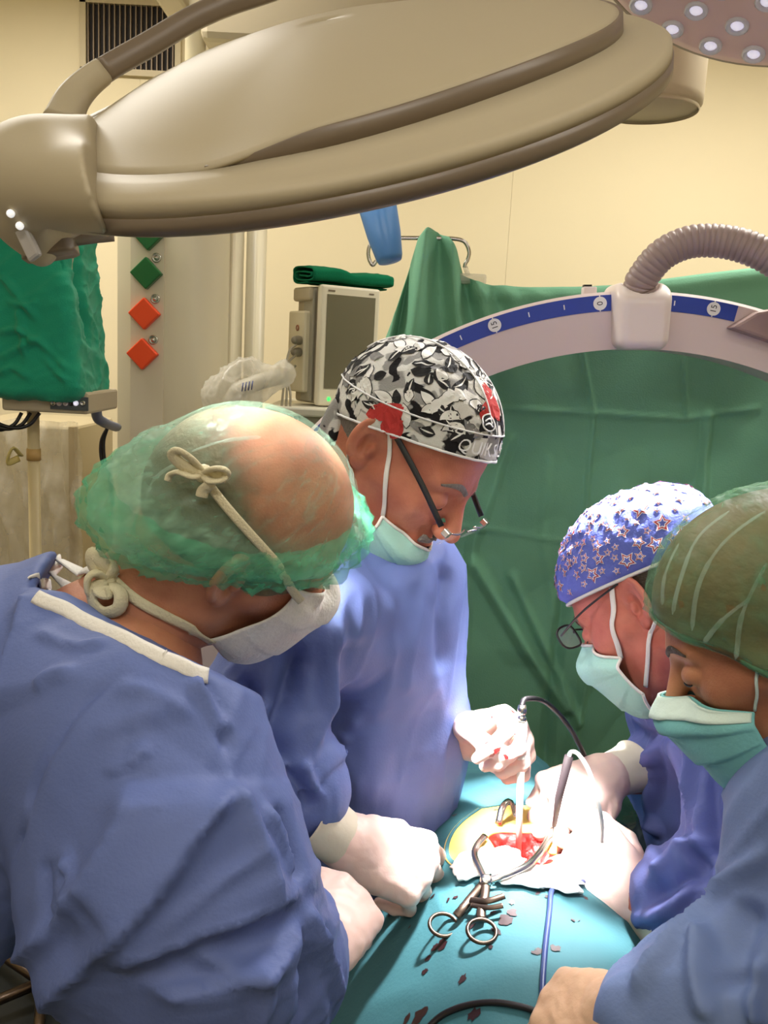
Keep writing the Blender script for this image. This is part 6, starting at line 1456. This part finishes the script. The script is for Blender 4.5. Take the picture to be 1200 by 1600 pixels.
# ================================================================== instruments
def lay(px, off): q = hitz(px); q[:, 2] += off; return q
# self-retaining retractor
z_ = .010
pv = lay([(758, 1391)], .012)[0]
ret = thing('retractor', 'steel ring-handled self-retaining retractor lying across the wound edge', 'retractor', pv)
def bar(pts, r, name='arm', m=None, flat=(1.3, .6), n=24): 
    V, F = tube(resample(pts, n), r, 8, flat=flat, up=np.array([0, -.5, .86])); return linkmesh(name, V, F, m or M_dsteel, ret)
bar(np.concatenate([[pv], lay([(750, 1372), (741, 1350), (744, 1335), (757, 1318)], .012)]), .0034, 'jaw', M_steel)
bar(np.concatenate([[pv], lay([(790, 1383), (825, 1366), (848, 1340), (860, 1316), (862, 1300)], .014)]), .0036, 'jaw', M_steel)
bar(np.concatenate([[pv], lay([(738, 1412), (722, 1432), (712, 1444)], .010)]), .0042, 'handle')
bar(np.concatenate([[pv], lay([(757, 1412), (752, 1432), (751, 1447)], .010)]), .0042, 'handle')
for (x, y) in ((692, 1456), (752, 1466)):
    c = lay([(x, y)], .009)[0]; nz = np.array([0, -.35, .93]); nz = nrm(nz); s1 = nrm(np.cross(nz, [0, 1, 0])); s2 = np.cross(nz, s1); t = np.linspace(0, 2*np.pi, 28, endpoint=False)
    V, F = tube(c+.0155*(np.cos(t)[:, None]*s1*(1.05)+np.sin(t)[:, None]*s2*.95), .0024, 8, closed=True); linkmesh('finger_ring', V, F, M_dsteel, ret)
bar(lay([(733, 1424), (760, 1426), (787, 1418)], .015), .0030, 'ratchet'); bar(lay([(735, 1430), (762, 1434), (785, 1431)], .013), .0026, 'ratchet')
V, F = lathe([(.0075, -.004), (.0075, .004), (.005, .0058), (0, .006)], pv, (0, -.35, .93), 20); linkmesh('pivot_screw', V, F, M_steel, ret)
# steel blades and clips in the far wound edge
for nm, lab, pts, r, m in (('wound_clip', 'small steel clip standing in the far left wound edge', [(778, 1292), (784, 1280), (796, 1272), (806, 1284)], .0032, M_steel),):
    q = hitz(pts); q[:, 2] += np.array([.004, .018, .020, .006]); V, F = tube(resample(q, 14), r, 8, flat=(1.5, .7)); o = linkmesh(nm, V, F, m, None, loc=q[0]); settag(o, lab, 'clip')
q = hitz([(894, 1312), (893, 1296)]); q[1, 2] += .014; V, F = lathe([(0, 0), (.006, 0), (.006, .016), (.0075, .017), (.0075, .023), (0, .024)], q[0], q[1]-q[0]+[0, 0, .01], 14); o = linkmesh('tubing_cap', V, F, M_white, None, loc=q[0]); settag(o, 'short white tube cap at the right edge of the wound', 'tube cap')
q = hitz([(862, 1340), (864, 1318)]); q[:, 2] += .006; V, F = tube(q, .0045, 8, flat=(1.3, .5)); o = linkmesh('yellow_clip', V, F, mat('clip_yellow', (228, 206, 92), .5), None, loc=q[0]); settag(o, 'small yellow strip in the wound right of the white rod', 'strip')
# gauze pads, widened so their white imitates lamp glare on the drape
M_gauze_glare = mat('gauze_glare_white', (240, 238, 232), .9, bump=.5, bscale=300)
for lab, px, sx, sy in (('white gauze pad, widened to imitate lamp glare, at the near left edge of the wound', (762, 1352), .046, .030), ('white gauze pad, widened to imitate lamp glare, along the near edge of the wound', (838, 1378), .056, .026)):
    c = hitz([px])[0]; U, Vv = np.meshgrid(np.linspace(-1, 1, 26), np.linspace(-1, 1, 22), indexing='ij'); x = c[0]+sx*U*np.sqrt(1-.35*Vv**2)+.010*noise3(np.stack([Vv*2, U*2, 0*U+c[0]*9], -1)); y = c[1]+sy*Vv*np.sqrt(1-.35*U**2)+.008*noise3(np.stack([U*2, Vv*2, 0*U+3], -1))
    z = drape_surf(x, y)+.004+.0025*ridged(np.stack([x*40, y*40, 0*x], -1)); V, F, uv = sheet(np.stack([x, y, z], -1), -.002); o = linkmesh('gauze_glare_pad', V, F, M_gauze_glare, None, loc=c); settag(o, lab, 'gauze', 'gauze and imitated glare around the wound')
# white rod held by the centre surgeon, with its cable
r1, r0 = P(810, 1338, 1.19), P(814, 1178, 1.175); rtop = P(816, 1102, 1.17)
rod = thing('bipolar_probe', 'thin white rod instrument held upright in the wound by the left hand above it', 'probe', r1)
V, F = tube([r1, r0], [.0040, .0052], 14); linkmesh('shaft', V, F, mat('rod_white', (236, 234, 228), .35), rod)
V, F = tube([r0, r0*.6+rtop*.4, r0*.35+rtop*.65], [.0068, .0075, .0068], 14); linkmesh('grip', V, F, MATS['rod_white'], rod)
V, F = lathe([(0, 0), (.0058, 0), (.0058, .006), (.0046, .007), (.0046, .010), (.0062, .011), (.0062, .016), (.005, .022), (0, .022)], r0*.33+rtop*.67, rtop-r0, 16); linkmesh('collar', V, F, M_steel, rod)
V, F = tube(resample([r0*.12+rtop*.88, rtop, P(822, 1092, 1.18), P(850, 1096, 1.21), P(880, 1124, 1.25), P(903, 1160, 1.28), P(920, 1200, 1.30), P(935, 1260, 1.30), P(950, 1330, 1.28)], 60), .0036, 10); linkmesh('lead', V, F, M_darkcable, rod)
# cutting pencil with white lead
pen = thing('cautery_pencil', 'grey cutting pencil with white looped lead held over the wound', 'surgical pencil', P(870, 1262, 1.165))
V, F = tube([P(866, 1290, 1.17), P(873, 1246, 1.15), P(889, 1182, 1.13)], [.003, .0052, .0056], 14); linkmesh('pencil_body', V, F, mat('pencil_grey', (40, 32, 35), .6, spec=.2), pen)
V, F = tube([P(862, 1318, 1.18), P(866, 1288, 1.17)], [.0008, .0014], 8); linkmesh('electrode_tip', V, F, M_steel, pen)
V, F = tube(resample([P(889, 1182, 1.13), P(893, 1175, 1.13), P(903, 1178, 1.12), P(918, 1200, 1.10), P(930, 1235, 1.09), P(938, 1270, 1.10), P(941, 1296, 1.12), P(938, 1335, 1.15)], 40), .0026, 10); linkmesh('lead', V, F, MATS['rod_white'], pen)
# loose cables over the drape
q = lay([(935, 1372), (905, 1384), (878, 1386), (862, 1396), (858, 1430), (852, 1480), (848, 1530), (846, 1575), (840, 1640)], .004); V, F = tube(resample(q, 60), .0033, 10); o = linkmesh('blue_lead', V, F, M_bluecable, None, loc=q[0]); settag(o, 'dark blue cable running down the drape from the right glove', 'cable')
q = lay([(660, 1620), (690, 1592), (730, 1576), (775, 1572), (820, 1580), (850, 1592)], .004); V, F = tube(resample(q, 40), .0033, 10); o = linkmesh('black_lead', V, F, M_darkcable, None, loc=q[0]); settag(o, 'black cable curving across the bottom of the drape to the bottom hand', 'cable')
